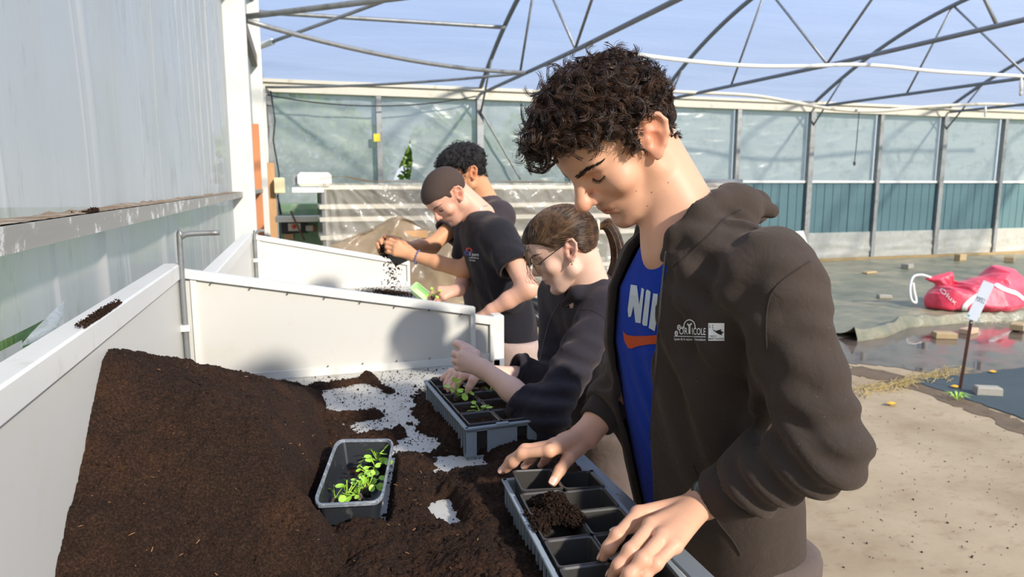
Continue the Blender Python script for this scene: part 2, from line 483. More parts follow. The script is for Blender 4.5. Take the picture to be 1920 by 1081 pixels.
# black cable on the corner post and across the first bays
cab = pipe('hanging_cable', [(-0.30, 11.3, 2.93), (-0.26, 11.28, 2.5), (-0.30, 11.28, 2.2), (-0.24, 11.27, 1.7), (-0.27, 11.27, 1.5), (-0.27, 11.27, 0.0)], 0.012, M_RUBBER, None, 6)
tag(cab, 'thin black cable hanging down the white post in the far left corner', 'cable')
wire = pipe('sagging_wire', [(-0.36, 11.3, 2.87), (2.9, 11.4, 2.98)], 0.010, M_RUBBER, None, 6, sag=0.16)
tag(wire, 'thin dark wire sagging along the top of the back plastic wall', 'wire')

# irrigation pipes -------------------------------------------------
def spray_pipe(pix, y, r, label, m):
    pts = [tuple(onY(px, py, y)) for px, py in pix]
    ext = np.array(pts[-1]) * 2 - np.array(pts[-2])
    pts = smooth_path(pts + [tuple(ext)], 6)
    o = MB().tube(pts, r, 10).build('spray_pipe', m, None, True)
    return tag(o, label, 'pipe')
def smooth_path(pts, n):
    P = [np.array(p, float) for p in pts]; out = []
    P = [2 * P[0] - P[1]] + P + [2 * P[-1] - P[-2]]
    for i in range(1, len(P) - 2):
        for k in range(n):
            t = k / n
            out.append(0.5 * ((2 * P[i]) + (-P[i - 1] + P[i + 1]) * t + (2 * P[i - 1] - 5 * P[i] + 4 * P[i + 1] - P[i + 2]) * t * t + (-P[i - 1] + 3 * P[i] - 3 * P[i + 1] + P[i + 2]) * t ** 3))
    out.append(P[-2])
    return out
sp1 = spray_pipe([(1190, 102), (1290, 114), (1400, 123), (1500, 124), (1590, 121), (1660, 124), (1760, 134), (1920, 143)], 6.6, 0.021, 'white spray pipe hung under the roof, its open end near the middle', M_PVC)
MB().tube([tuple(onY(1186, 101.5, 6.6)), tuple(onY(1196, 102.5, 6.6))], 0.026, 10).build('end_cap', M_GALV, sp1, True)
sp2 = spray_pipe([(1150, 160), (1255, 171), (1400, 178), (1480, 190), (1560, 204), (1640, 208), (1740, 200), (1840, 195), (1920, 197)], 10.3, 0.030, 'cream spray pipe sagging in front of the back gutter', M_CREAM)
def nozzle(px, py0, py1, y, par):
    a = onY(px, py0, y); b = onY(px - 1, py1, y)
    MB().tube([a, a * 0.5 + b * 0.5, b], [0.012, 0.022, 0.014], 8).build('nozzle', M_PVC, par, True)
    MB().tube([b, b - np.array([0, 0, 0.05])], [0.02, 0.012], 8).build('nozzle_tip', M_CREAM, par, True)
nozzle(1915, 146, 172, 6.6, sp1)
nozzle(1848, 198, 214, 10.3, sp2)
hw = MB().tube([tuple(onY(1611, 206, 10.3)), tuple(onY(1606, 270, 10.3)), tuple(onY(1602, 305, 10.3))], 0.008, 6)
hw.tube([tuple(onY(1602, 303, 10.3)), tuple(onY(1602, 310, 10.3))], 0.022, 6)
tag(hw.build('hanging_wire', M_RUBBER), 'thin wire with small weight hanging before the back plastic wall', 'wire')
# ================================================================ potting benches
T = 0.906
KS = 0.92 / 0.83
BX0, BX1, BY0, BY1 = -0.366, 0.615, 0.33, 2.382
M_BENCH = plain('white_bench_panel', (212, 209, 200), 0.42, 0, 0.03, 4, dirt=(206, 198, 182), dscale=7, dlo=0.56, dhi=0.85)
M_BENCHTOP = plain('scuffed_bench_top', (196, 192, 182), 0.5, 0, 0.06, 20, dirt=(120, 104, 88), dscale=24, dlo=0.55, dhi=0.75)
M_EDGE = plain('steel_edge', (158, 166, 174), 0.45, 0.4, 0.1, 20, dirt=(90, 84, 80), dscale=50, dlo=.6, dhi=.7)
M_SCREW = plain('screw', (120, 118, 112), 0.4, 0.7, 0.1)
def bench(x0, x1, y0, y1, zb, label, prt1, prt2=None, cap=True):
    b = MB().box((x0, y0, T - 0.03), (x1, y1, T)).build('potting_bench', M_BENCHTOP)
    tag(b, label, 'bench')
    MB().box((x0 - 0.028, y0, T - 0.03), (x0 + 0.0, y1, zb - 0.04)).build('back_board', M_BENCH, b)
    MB().box((x0 - 0.045, y0, zb - 0.05), (x0 + 0.007, y1, zb), 0.004).build('board_cap', M_WHITEMETAL, b)
    MB().box((x1 - 0.022, y0, T - 0.07), (x1 + 0.018, y1, T + 0.004), 0.002).build('front_edge', M_EDGE, b)
    for lx in (x0 + 0.04, x1 - 0.05):
        for ly in (y0 + 0.06, (y0 + y1) / 2, y1 - 0.08):
            MB().box((lx - 0.02, ly - 0.02, 0), (lx + 0.02, ly + 0.02, T - 0.03)).build('leg', M_GALV, b)
    for y, zl, zr, scr in (prt1, prt2):
        if zl is None: continue
        xa, xb = x0 + 0.004, x1 - 0.022
        th = 0.012
        def zt(x): return zl + (zr - zl) * (x - xa) / (xb - xa)
        p = MB().hexa([(xa, y, T), (xb, y, T), (xb, y + th, T), (xa, y + th, T), (xa, y, zl - 0.005), (xb, y, zr - 0.005), (xb, y + th, zr - 0.005), (xa, y + th, zl - 0.005)]).build('partition', M_BENCH, b)
        f = 0.012
        MB().hexa([(xa, y - f, zl - 0.028), (xb, y - f, zr - 0.028), (xb, y + th + .006, zr - 0.028), (xa, y + th + .006, zl - 0.028), (xa, y - f, zl), (xb, y - f, zr), (xb, y + th + .006, zr), (xa, y + th + .006, zl)]).build('top_rail', M_WHITEMETAL, p)
        MB().hexa([(xa, y - 0.007, T + 0.001), (xb, y - 0.007, T + 0.001), (xb, y, T + 0.001), (xa, y, T + 0.001), (xa, y - 0.007, T + 0.027), (xb, y - 0.007, T + 0.027), (xb, y, T + 0.027), (xa, y, T + 0.027)]).build('bottom_rail', M_WHITEMETAL, p)
        MB().hexa([(xb - 0.016, y - f, T), (xb, y - f, T), (xb, y + th, T), (xb - 0.016, y + th, T), (xb - 0.016, y - f, zr - 0.026), (xb, y - f, zr - 0.028), (xb, y + th, zr - 0.028), (xb - 0.016, y + th, zr - 0.026)]).build('end_rail', M_WHITEMETAL, p)
        MB().box((xa + 0.028, y - 0.006, T), (xa + 0.046, y, zl - 0.03)).build('side_rail', M_WHITEMETAL, p)
        if scr:
            for k in range(8):
                x = xa + 0.09 + k * (xb - xa - 0.14) / 7
                MB().tube([(x, y - f - 0.002, zt(x) - 0.032), (x, y - 0.001, zt(x) - 0.032)], 0.003, 6).build('screw', M_SCREW, p)
                if 2 < k < 8:
                    MB().tube([(x, y - 0.008, T + 0.032), (x, y - 0.001, T + 0.032)], 0.0022, 6).build('screw', M_SCREW, p)
    return b
b1 = bench(BX0, BX1, BY0, BY1 + 0.013, 1.303, 'near white potting bench holding the dark soil heap', (BY1, 1.2875, 1.1145, True), (0, None, 0, 0))
b2 = bench(-0.271, 0.694, BY1 + 0.026, 4.43, 1.262, 'far white potting bench in front of the two people in T-shirts', (4.412, 1.256, 1.065, False), (BY1 + 0.03, 1.24, 1.068, False))
MB().box((0.672, BY1 + 0.03, T - 0.38), (0.712, BY1 + 0.09, 1.072), 0.003).build('corner_post', M_WHITEMETAL, b2)
# hooked steel rods in the board corners
def hook(x, y, z0, z1, reach, lab):
    pts = [(x, y, z0), (x, y, z1 - 0.03), (x + 0.008, y, z1 - 0.010), (x + 0.03, y, z1), (x + reach, y, z1 + 0.002)]
    o = MB().tube(smooth_path(pts, 5), 0.0085, 10).build('hooked_rod', M_GALV, None, True)
    MB().box((x - 0.013, y - 0.012, z0 + 0.185), (x + 0.013, y + 0.012, z0 + 0.205)).build('clip', M_WHITEMETAL, o)
    tag(o, lab, 'rod')
hook(-0.353, 2.358, T, 1.397, 0.116, 'grey hooked steel rod rising at the near partition corner')
hook(-0.249, 4.39, T, 1.275, 0.055, 'small hooked rod at the far bench back corner')

# ---------------------------------------------------------------- soil
def vnoise(x, y, s, seed):
    r = np.random.default_rng(seed); L = r.uniform(0, 1, (256, 256))
    gx = x / s + 1000.3; gy = y / s + 1000.7
    ix = np.floor(gx).astype(int); iy = np.floor(gy).astype(int)
    fx = gx - ix; fy = gy - iy
    fx = fx * fx * (3 - 2 * fx); fy = fy * fy * (3 - 2 * fy)
    g = lambda a, b: L[a % 256, b % 256]
    return (g(ix, iy) * (1 - fx) + g(ix + 1, iy) * fx) * (1 - fy) + (g(ix, iy + 1) * (1 - fx) + g(ix + 1, iy + 1) * fx) * fy
N = NT('potting_soil')
n1 = N.noise(260, 6, 0.75); n2 = N.noise(7, 5, 0.6); n3 = N.noise(420, 3, 0.6)
ca = N.ramp(n1.outputs[0], [(0.30, (20, 13, 9)), (0.50, (49, 34, 25)), (0.70, (88, 63, 46))]).outputs[0]
cb = N.ramp(n1.outputs[0], [(0.30, (34, 21, 13)), (0.50, (78, 51, 33)), (0.72, (122, 84, 55))]).outputs[0]
mr = N.n('ShaderNodeMapRange'); mr.inputs[1].default_value = 0.46; mr.inputs[2].default_value = 0.66; mr.inputs[4].default_value = 0.5
N.l(n2.outputs[0], mr.inputs[0])
c = N.mix(mr.outputs[0], ca, cb)
sp = N.n('ShaderNodeMapRange'); sp.inputs[1].default_value = 0.74; sp.inputs[2].default_value = 0.80
N.l(n3.outputs[0], sp.inputs[0])
c = N.mix(sp.outputs[0], c, lin((176, 138, 96)))
N.col(c); N.s(Roughness=0.95); N.b.inputs['Specular IOR Level'].default_value = 0.2
N.bump(n1.outputs[0], 0.9, 0.006)
M_SOIL = N.m
patches = []
_q = [onZ(740, 822, T + .05), onZ(630, 823, T + .05), onZ(584, 947, T + .05), onZ(717, 940, T + .05)]
TRC = sum(_q)[:2] / 4 / KS
_a = (_q[0] + _q[1] - _q[2] - _q[3])[:2]; TRL = np.linalg.norm(_a) / 4 / KS; _a = _a / np.linalg.norm(_a)
TRA = (_a[1], -_a[0]); TRW = np.linalg.norm(((_q[0] + _q[3] - _q[1] - _q[2])[:2])) / 4 / KS
def patch(px, py, rx, ry, amp):
    c = onZ(px, py, T) / KS
    a = onZ(px + rx, py, T) / KS - c; b = onZ(px, py + ry, T) / KS - c
    patches.append((c[0], c[1], abs(a[0]), abs(b[1]), amp))
for a in ((650, 702, 170, 20, .05), (770, 694, 90, 15, .035), (592, 742, 60, 20, .045), (700, 735, 80, 18, .035), (650, 765, 60, 14, .03), (720, 760, 45, 10, .035),
          (610, 762, 60, 15, .035), (590, 828, 26, 8, .03), (735, 795, 58, 15, .04), (780, 830, 40, 18, .04), (855, 872, 44, 17, .045), (700, 845, 30, 10, .02), (560, 775, 22, 8, .03),
          (834, 962, 24, 30, .05), (590, 1070, 58, 14, .045), (655, 978, 36, 7, .04), (790, 715, 30, 8, .02), (505, 706, 30, 6, .03)):
    patch(*a)
def soil_h(x, y):
    return KS * soil_h0(x / KS, y / KS)
def soil_h0(x, y):
    n = 0.55 * vnoise(x, y, 0.05, 1) + 0.3 * vnoise(x, y, 0.021, 2) + 0.2 * vnoise(x, y, 0.010, 3)
    u = x + 0.33
    right = np.where(u < 0.25, 0.285 - 0.36 * u, 0.195 - 1.5 * (u - 0.25))
    front = 0.072 + 0.67 * (y - 1.01) - 0.10 * u
    back = 0.282 - 0.30 * (y - 1.40) - 0.30 * u
    k = 0.02
    def smin(a, b):
        h = np.clip(0.5 + 0.5 * (b - a) / k, 0, 1)
        return b + (a - b) * h - k * h * (1 - h)
    pile = smin(smin(right, front), back) + 0.018 * (vnoise(x, y, 0.11, 9) - 0.5)
    base = 0.026 + 0.03 * (vnoise(x, y, 0.13, 4) - 0.45)
    base = base - np.clip((y - 1.62) / 0.10, 0, 1) * 0.026 * np.clip((0.30 - x) / 0.06, 0, 1)
    base = base + 0.014 * np.exp(-((x - 0.27) / 0.06) ** 2 - ((y - 0.85) / 0.35) ** 2)
    for cx, cy, rx, ry, amp in patches:
        d = np.maximum(0, ((x - cx) / rx) ** 2 + ((y - cy) / ry) ** 2 + 1.1 * (vnoise(x, y, .022, 21) - .5) + .7 * (vnoise(x, y, .008, 22) - .5))
        base = base - amp * 1.6 * np.exp(-d * 0.8)
    base = np.maximum(base, -0.012)
    # a scraped ridge of soil across the clean area
    for (ax, ay), (bx, by), w, a in ((onZ(560, 735, T)[:2] / KS, onZ(690, 712, T)[:2] / KS, 0.026, .026), (onZ(690, 712, T)[:2] / KS, onZ(735, 735, T)[:2] / KS, 0.020, .018), (onZ(560, 790, T)[:2] / KS, onZ(700, 780, T)[:2] / KS, 0.030, .032)):
        dx, dy = bx - ax, by - ay; t = np.clip(((x - ax) * dx + (y - ay) * dy) / (dx * dx + dy * dy), 0, 1)
        d2 = (x - ax - t * dx) ** 2 + (y - ay - t * dy) ** 2
        base = base + a * np.exp(-d2 / w ** 2)
    h = np.maximum(pile, base) + 0.022 * (n - 0.52)
    h = h + np.clip((0.012 - np.abs(h)) / 0.012, 0, 1) * 0.012 * (vnoise(x, y, 0.0055, 14) + vnoise(x, y, 0.012, 15) - 1.0)
    for k_ in range(2):      # hollow where the tray sits
        tx = (x - TRC[0]) * TRA[0] + (y - TRC[1]) * TRA[1]; ty = -(x - TRC[0]) * TRA[1] + (y - TRC[1]) * TRA[0]
    dd = np.maximum(np.abs(tx) / TRW, np.abs(ty) / TRL)
    h = np.where(dd < 1.25, np.minimum(h, np.where(dd < 1.02, -0.004, 0.10 * (dd - 1.02) + 0.002)), h)
    edge = np.clip((0.535 - x) / 0.035, 0, 1)
    return h * edge - (1 - edge) * 0.02
nx, ny = 262, 540
xs = np.linspace(BX0 + 0.001, BX1 - 0.012, nx); ys = np.linspace(BY0, BY1 - 0.009, ny)
X, Y = np.meshgrid(xs, ys, indexing='ij')
Hs = soil_h(X, Y)
clump = np.clip(Hs / 0.012, 0, 1)
Hs = Hs + clump * (rng.uniform(-0.0022, 0.0022, Hs.shape) + 0.006 * (vnoise(X, Y, 0.0075, 11) - 0.5))
Z = T + np.maximum(Hs, -0.004)
q = grid_faces(nx, ny)
keep = (Hs.ravel()[q] > -0.002).any(1)
soil = fast_obj('potting_soil', np.stack([X, Y, Z], -1).reshape(-1, 3), q[keep], M_SOIL, None, True)
tag(soil, 'heap of dark brown potting soil spread over the near white bench', 'soil', kind='stuff')
# crumbs, joined into the same stuff
def crumbs(name, pts, r, parent, seed=0, mat=None):
    R = np.random.default_rng(seed); n = len(pts)
    o = np.array([[1, 0, 0], [-1, 0, 0], [0, 1, 0], [0, -1, 0], [0, 0, 1], [0, 0, -1]], float)
    f = np.array([[0, 2, 4], [2, 1, 4], [1, 3, 4], [3, 0, 4], [2, 0, 5], [1, 2, 5], [3, 1, 5], [0, 3, 5]])
    rot = np.linalg.qr(R.normal(size=(n, 3, 3)))[0]
    v = (o[None] * R.uniform(0.5, 1.2, (n, 6, 1)) * R.uniform(.6, 1.4, (n, 1, 3))) * r[:, None, None]
    v = np.einsum('nij,nkj->nki', rot, v) + np.asarray(pts)[:, None, :]
    F = (f[None] + 6 * np.arange(n)[:, None, None]).reshape(-1, 3)
    ob = fast_obj(name, v.reshape(-1, 3), F, mat or M_SOIL, parent, False)
    ob['kind'] = 'stuff'
    return ob
n = 26000
cx = rng.uniform(BX0 + 0.01, BX1 - 0.03, n); cy = rng.uniform(0.65, BY1 - 0.02, n)
hh = soil_h(cx, cy)
pr = np.where(hh > 0.004, 0.40, np.where(hh > -0.010, 0.60, 0.16))
k = rng.uniform(0, 1, n) < pr
cx, cy, hh = cx[k], cy[k], np.maximum(hh[k], 0)
cr = rng.uniform(0.0008, 0.0028, len(cx)) * np.where(rng.uniform(0, 1, len(cx)) < 0.05, 2.0, 1)
crumbs('soil_crumbs', np.stack([cx, cy, T + hh + cr * 0.5], 1), cr, soil, 3)
# fibres and bark bits
M_FIBRE = plain('bark_fibre', (138, 98, 62), 0.9, 0, 0.4, 60)
n = 150
fx = rng.uniform(BX0 + 0.02, 0.33, n); fy = rng.uniform(1.0, 1.9, n); fz = T + np.maximum(soil_h(fx, fy), 0) + 0.003
mb = MB()
for i in range(n):
    a = rng.uniform(0, 6.28); L = rng.uniform(0.001, 0.005); w = rng.uniform(0.0005, 0.0012)
    d = np.array([math.cos(a), math.sin(a), rng.uniform(-.5, .5)]) * L
    s = np.array([-math.sin(a), math.cos(a), 0]) * w
    p = np.array([fx[i], fy[i], fz[i]])
    mb.add([p - d - s, p + d - s, p + d + s, p - d + s, p + np.array([0, 0, w])], [(0, 1, 2, 3), (0, 1, 4), (1, 2, 4), (2, 3, 4), (3, 0, 4)])
ob = mb.build('bark_bits', M_FIBRE, soil); ob['kind'] = 'stuff'
# soil spilt on the board cap, the ledge and the far bench
def spill(px0, py0, px1, py1, surf, zc, n, w, h, label, rs=(0.001, 0.0028), seed=1):
    R = np.random.default_rng(seed)
    a = onZ(px0, py0, zc); b = onZ(px1, py1, zc)
    t = np.clip(R.normal(0.5, 0.24, n), 0, 1)
    p = a[None] * (1 - t)[:, None] + b[None] * t[:, None]
    off = R.normal(0, 1, (n, 2)) * w
    p[:, :2] += off
    if surf: p[:, 0] = np.clip(p[:, 0], surf[0], surf[1])
    p[:, 2] = zc + R.uniform(0, 1, n) ** 1.5 * h * np.exp(-(off ** 2).sum(1) / (2 * w * w)) + 0.001
    o = crumbs('spilled_soil', p, R.uniform(*rs, n), None, seed)
    return tag(o, label, 'soil', kind='stuff')
spill(160, 612, 236, 570, (BX0 - 0.043, BX0 + 0.006), 1.304, 2400, 0.009, 0.016, 'small heap of spilled soil on the near bench back board cap', seed=2)
spill(690, 543, 780, 556, None, T, 1800, 0.05, 0.012, 'loose dark soil lying on the far bench', (0.002, 0.005), seed=3)
spill(170, 398, 200, 396, (XL + 0.02, -0.425), 1.490, 320, 0.012, 0.010, 'little crumbs of soil on the dirty ledge of the left wall', seed=4)

# ---------------------------------------------------------------- black seed tray
def rrect(n_c=5, r=0.28):
    out = []
    for cx_, cy_, a0 in ((1 - r, 1 - r, 0), (-1 + r, 1 - r, 90), (-1 + r, -1 + r, 180), (1 - r, -1 + r, 270)):
        for k in range(n_c):
            a = math.radians(a0 + 90 * k / (n_c - 1))
            out.append((cx_ + r * math.cos(a), cy_ + r * math.sin(a)))
    return out
def loft(rings, closed_bottom=True):
    v = []; f = []; n = len(rings[0])
    for r in rings: v += [tuple(p) for p in r]
    for i in range(len(rings) - 1):
        for k in range(n):
            f.append((i * n + k, i * n + (k + 1) % n, (i + 1) * n + (k + 1) % n, (i + 1) * n + k))
    if closed_bottom:
        f.append(tuple(range(n))[::-1])
        f.append(tuple((len(rings) - 1) * n + k for k in range(n)))
    return v, f
ZR = T + 0.066
quad = [onZ(740, 822, ZR), onZ(630, 823, ZR), onZ(584, 947, ZR), onZ(717, 940, ZR)]   # ++, -+, --, +-
def bil(u, v, z):
    q = quad
    p = (q[0] * (1 + u) * (1 + v) + q[1] * (1 - u) * (1 + v) + q[2] * (1 - u) * (1 - v) + q[3] * (1 + u) * (1 - v)) / 4
    return (p[0], p[1], z)
S = rrect(6, 0.26)
def rg(s, z): return [bil(u * s, v * (1 - (1 - s) * 0.5), z) for u, v in S]
M_TRAY = plain('worn_black_tray', (44, 46, 50), 0.35, 0, 0.2, 20, dirt=(120, 118, 112), dscale=22, dlo=0.60, dhi=0.82)
M_TRAYRIM = plain('worn_tray_rim', (112, 118, 126), 0.4, 0, 0.2, 40, dirt=(176, 178, 178), dscale=60, dlo=.5, dhi=.7)
v, f = loft([rg(0.80, T + 0.003), rg(0.93, ZR - 0.004), rg(0.90, ZR - 0.004), rg(0.76, T + 0.008)])
st = tag(mesh_obj('seed_tray', v, f, M_TRAY, None, False), 'worn black plastic seed tray with loose green seedlings on the soil', 'tray')
v, f = loft([rg(1.0, ZR - 0.006), rg(1.0, ZR - 0.001), rg(0.985, ZR + 0.001), rg(0.935, ZR + 0.001), rg(0.90, ZR - 0.004), rg(0.93, ZR - 0.006), rg(1.0, ZR - 0.006)], False)
mesh_obj('rim', v, f, M_TRAYRIM, st, False)
# a thin layer of soil inside
U, V = np.meshgrid(np.linspace(-1, 1, 46), np.linspace(-1, 1, 80), indexing='ij')
P = np.array([bil(u * 0.72, v * 0.82, 0) for u, v in zip(U.ravel(), V.ravel())])
hx = 0.012 * vnoise(P[:, 0], P[:, 1], 0.03, 5) + 0.010 * (V.ravel() * 0.5 + 0.05) * (1 - U.ravel() ** 4) - .004 + 0.006 * (vnoise(P[:, 0], P[:, 1], 0.008, 6) - .5) - 0.004
P[:, 2] = T + 0.008 + np.maximum(hx, -0.002)
qf = grid_faces(46, 80); qf = qf[(hx[qf] > 0).any(1)]
o = fast_obj('tray_soil', P, qf, M_SOIL, st, True); o['kind'] = 'stuff'

# ---------------------------------------------------------------- crates and pots
M_CRATE = plain('grey_crate_plastic', (148, 158, 164), 0.45, 0, 0.06, 20, dirt=(96, 92, 86), dscale=22, dlo=0.62, dhi=0.8)
M_POT = plain('black_pot', (66, 63, 60), 0.27, 0, 0.15, 30, spec=0.6, dirt=(92, 84, 72), dscale=18, dlo=.62, dhi=.85)
CW, CL, CH = 0.160, 0.378, 0.070
def crate(cx_, cy_, rot, label):
    w, l = CW / 2, CL / 2
    e = empty('pot_crate'); tag(e, label, 'crate')
    mb = MB()
    mb.box((-w + .006, -l + .006, 0.0), (w - .006, l - .006, 0.004))
    mb.build('floor_plate', M_CRATE, e)
    for s in (-1, 1):
        mb = MB()
        xa, xb = sorted((s * w, s * (w - 0.004)))
        mb.box((xa, -l, 0), (xb, l, 0.006)); mb.box((xa, -l, CH - 0.008), (xb, l, CH))
        nb = 19
        for k in range(nb):
            y = -l + 0.006 + k * (CL - 0.012) / (nb - 1)
            mb.box((xa, y - 0.0015, 0.004), (xb, y + 0.0015, CH - 0.006))
        xo, xi = s * (w + 0.005), s * (w - 0.004)
        mb.box((min(xo, xi), -l - 0.004, CH - 0.003), (max(xo, xi), l + 0.004, CH + 0.002), 0.001)
        mb.build('ribbed_side', M_CRATE, e)
        mb = MB()
        ya, yb = sorted((s * l, s * (l - 0.004)))
        mb.box((-w, ya, 0), (w, yb, 0.006)); mb.box((-w, ya, CH - 0.009), (w, yb, CH))
        for xa, xb in ((-w, -w + 0.022), (-w + 0.046, w - 0.046), (w - 0.022, w)):
            mb.box((xa, ya, 0.004), (xb, yb, CH - 0.006))
        yo, yi = s * (l + 0.005), s * (l - 0.004)
        mb.box((-w - 0.004, min(yo, yi), CH - 0.003), (w + 0.004, max(yo, yi), CH + 0.002), 0.001)
        mb.box((-0.014, min(yo, yi), CH + 0.001), (0.014, max(yo, yi), CH + 0.005), 0.001)
        mb.build('end_panel', M_CRATE, e)
    e.location = (cx_, cy_, T + 0.0005); e.scale = (KS, KS, KS); e.rotation_euler = (0, 0, math.radians(rot))
    return e
PS = rrect(4, 0.16)
def pot_mesh():
    R = lambda h, z: [(u * h, v * h, z) for u, v in PS]
    v, f = loft([R(.0265, 0), R(.0335, .066), R(.0335, .068), R(.0362, .0685), R(.0365, .0715), R(.0345, .0725), R(.0325, .0700), R(.0322, .066), R(.0255, .003)])
    me = bpy.data.meshes.new('nursery_pot'); me.from_pydata(v, [], f); me.materials.append(M_POT)
    return me
POT = pot_mesh()
def fill_mesh(z, seed):
    h = 0.0315; n = 18
    U, V = np.meshgrid(np.linspace(-h, h, n), np.linspace(-h, h, n), indexing='ij')
    Zf = z + 0.010 * (vnoise(U, V, 0.012, seed) - 0.5) + 0.004 * (vnoise(U, V, 0.004, seed + 1) - 0.5)
    return np.stack([U, V, Zf], -1).reshape(-1, 3), grid_faces(n, n)
PITCH_P = 0.0738
def add_pots(cr, labels, group, filled, lift=None, skip=()):
    pots = {}
    rot = cr.rotation_euler.z
    for c_ in range(2):
        for r_ in range(5):
            if (c_, r_) in skip: continue
            lx = (c_ - 0.5) * PITCH_P * KS; ly = (r_ - 2) * PITCH_P * KS
            p = bpy.data.objects.new('nursery_pot', POT); COL.objects.link(p)
            p.location = (cr.location.x + lx * math.cos(rot) - ly * math.sin(rot), cr.location.y + lx * math.sin(rot) + ly * math.cos(rot), T + 0.0062)
            p.scale = (KS, KS, KS); p.rotation_euler = (0, 0, rot + random.uniform(-.015, .015))
            if lift and (c_, r_) in lift:
                p.location.z += lift[(c_, r_)][0]; p.rotation_euler.x = lift[(c_, r_)][1]; p.rotation_euler.y = lift[(c_, r_)][2]
            tag(p, labels(c_, r_), 'pot', group)
            if filled:
                v, q = fill_mesh(0.060, 20 + 7 * c_ + r_)
                s = fast_obj('soil_fill', v, q, M_SOIL, None, True); s.parent = p; s['kind'] = 'stuff'
            pots[(c_, r_)] = p
    return pots
ROWN = ['nearest', 'second', 'third', 'fourth', 'farthest']
CR2 = (0.392 * KS, 1.563 * KS, 3.0); CR3 = (0.392 * KS, 0.905 * KS, -4.0)
c2 = crate(*CR2, 'grey slotted crate of soil-filled pots, farther along the bench')
c3 = crate(*CR3, 'grey slotted crate of empty pots at the near bench edge')
pots2 = add_pots(c2, lambda c_, r_: f'soil-filled black pot in the farther crate, {ROWN[r_]} row, {("soil-heap", "bench-edge")[c_]} side', 'soil-filled pots in the farther crate', True)
pots3 = add_pots(c3, lambda c_, r_: f'empty black pot in the near crate, {ROWN[r_]} row, {("soil-heap", "bench-edge")[c_]} side', 'empty pots in the near crate', False,
                 lift={(0, 4): (0.012, 0.06, 0.05), (0, 3): (0.004, 0.02, 0.0), (1, 4): (0.0, -0.03, 0.06)})

# ---------------------------------------------------------------- seedlings
N = NT('seedling_leaf')
n1 = N.noise(80, 3)
N.col(N.ramp(n1.outputs[0], [(0.3, (146, 200, 52)), (0.7, (192, 228, 92))]).outputs[0]); N.s(Roughness=0.4)
N.b.inputs['Subsurface Weight'].default_value = 0.0; N.b.inputs['Subsurface Radius'].default_value = (0.002, 0.004, 0.001)
M_SEEDLEAF = N.m
M_PLUG = plain('root_plug', (74, 62, 52), 0.9, 0, 0.4, 150, dirt=(150, 140, 128), dscale=120, bump=.5)
def leaf_mesh(L, wd_, bend, R):
    # petiole along +x rising, blade disc at the end
    v = []; f = []
    pts = [np.array([L * t * 0.62, 0, L * (0.75 * t - bend * t * t * 0.5)]) for t in np.linspace(0, 1, 5)]
    rr = L * 0.035
    for p in pts:
        for k in range(4):
            a = math.pi / 2 * k
            v.append(p + np.array([0, math.cos(a) * rr, math.sin(a) * rr]))
    for i in range(4):
        for k in range(4):
            f.append((4 * i + k, 4 * i + (k + 1) % 4, 4 * i + 4 + (k + 1) % 4, 4 * i + 4 + k))
    tip = pts[-1]; n0 = len(v); bl = wd_
    tilt = R.uniform(-0.5, 0.25)
    ct, s_ = math.cos(tilt), math.sin(tilt)
    for ring, rad in enumerate((0.0, 0.55, 1.0)):
        m = 1 if ring == 0 else 10
        for k in range(m):
            a = 2 * math.pi * k / 10
            x = bl * (0.95 + rad * math.cos(a)); y = bl * 0.86 * rad * math.sin(a)
            z = bl * (0.22 * rad * rad - 0.06 * abs(math.sin(2 * a)) * rad) * 0.8
            v.append(tip + np.array([x * ct - z * s_, y, x * s_ + z * ct]))
    for k in range(10):
        f.append((n0, n0 + 1 + k, n0 + 1 + (k + 1) % 10))
        f.append((n0 + 1 + k, n0 + 11 + k, n0 + 11 + (k + 1) % 10, n0 + 1 + (k + 1) % 10))
    return v, f
def seedling(pos, s, label, seed, lean=(0, 0), nl=7, plug=True, group='green seedlings', aim=None):
    R = random.Random(seed)
    e = empty('seedling', tuple(pos)); tag(e, label, 'seedling', group)
    for k in range(nl):
        v, f = leaf_mesh(s * R.uniform(0.55, 1.15), s * R.uniform(0.17, 0.27), R.uniform(-0.2, 0.9), R)
        o = mesh_obj('leaf', v, f, M_SEEDLEAF, None, True)
        o.parent = e
        o.rotation_euler = (R.uniform(-.2, .2), R.uniform(-.45, .35), 2.4 * k + R.uniform(-.3, .3))
    if plug:
        mb = MB().tube([(0, 0, -s * 0.5), (0, 0, -s * 0.25), (0, 0, 0.002)], [s * 0.16, s * 0.26, s * 0.2], 9)
        o = mb.build('root_plug', M_PLUG, None, True); o.parent = e
    e.rotation_euler = (lean[0], lean[1], R.uniform(0, 6))
    return e
def tp(px, py, z=T + 0.03): return onZ(px, py, z)
TS = 'seedlings loose in the black tray'
for i, (px, py, s, ln, lab) in enumerate((
    (628, 935, .030, (.5, -.4), 'loose seedling in the near left corner of the black tray'),
    (650, 930, .034, (-.3, .3), 'loose seedling beside the near left corner of the black tray'),
    (672, 928, .032, (.3, .2), 'loose seedling midway along the near edge of the black tray'),
    (684, 916, .036, (-.2, -.2), 'tall loose seedling behind the near edge of the black tray'),
    (690, 912, .032, (.2, .5), 'loose seedling in the near right corner of the black tray'),
    (698, 893, .034, (-.4, .2), 'loose seedling low along the right side of the black tray'),
    (704, 878, .036, (.2, -.3), 'loose seedling midway along the right side of the black tray'),
    (708, 864, .040, (-.1, .3), 'tallest loose seedling at the right side of the black tray'))):
    seedling(tp(px, py), s, lab, 30 + i, ln, 7, True, TS)
PS2 = 'seedlings being planted in the crate'
seedling(onZ(901, 772, T + .072), .035, 'seedling standing in the nearest soil-filled pot', 51, (.1, .1), 7, False, PS2)
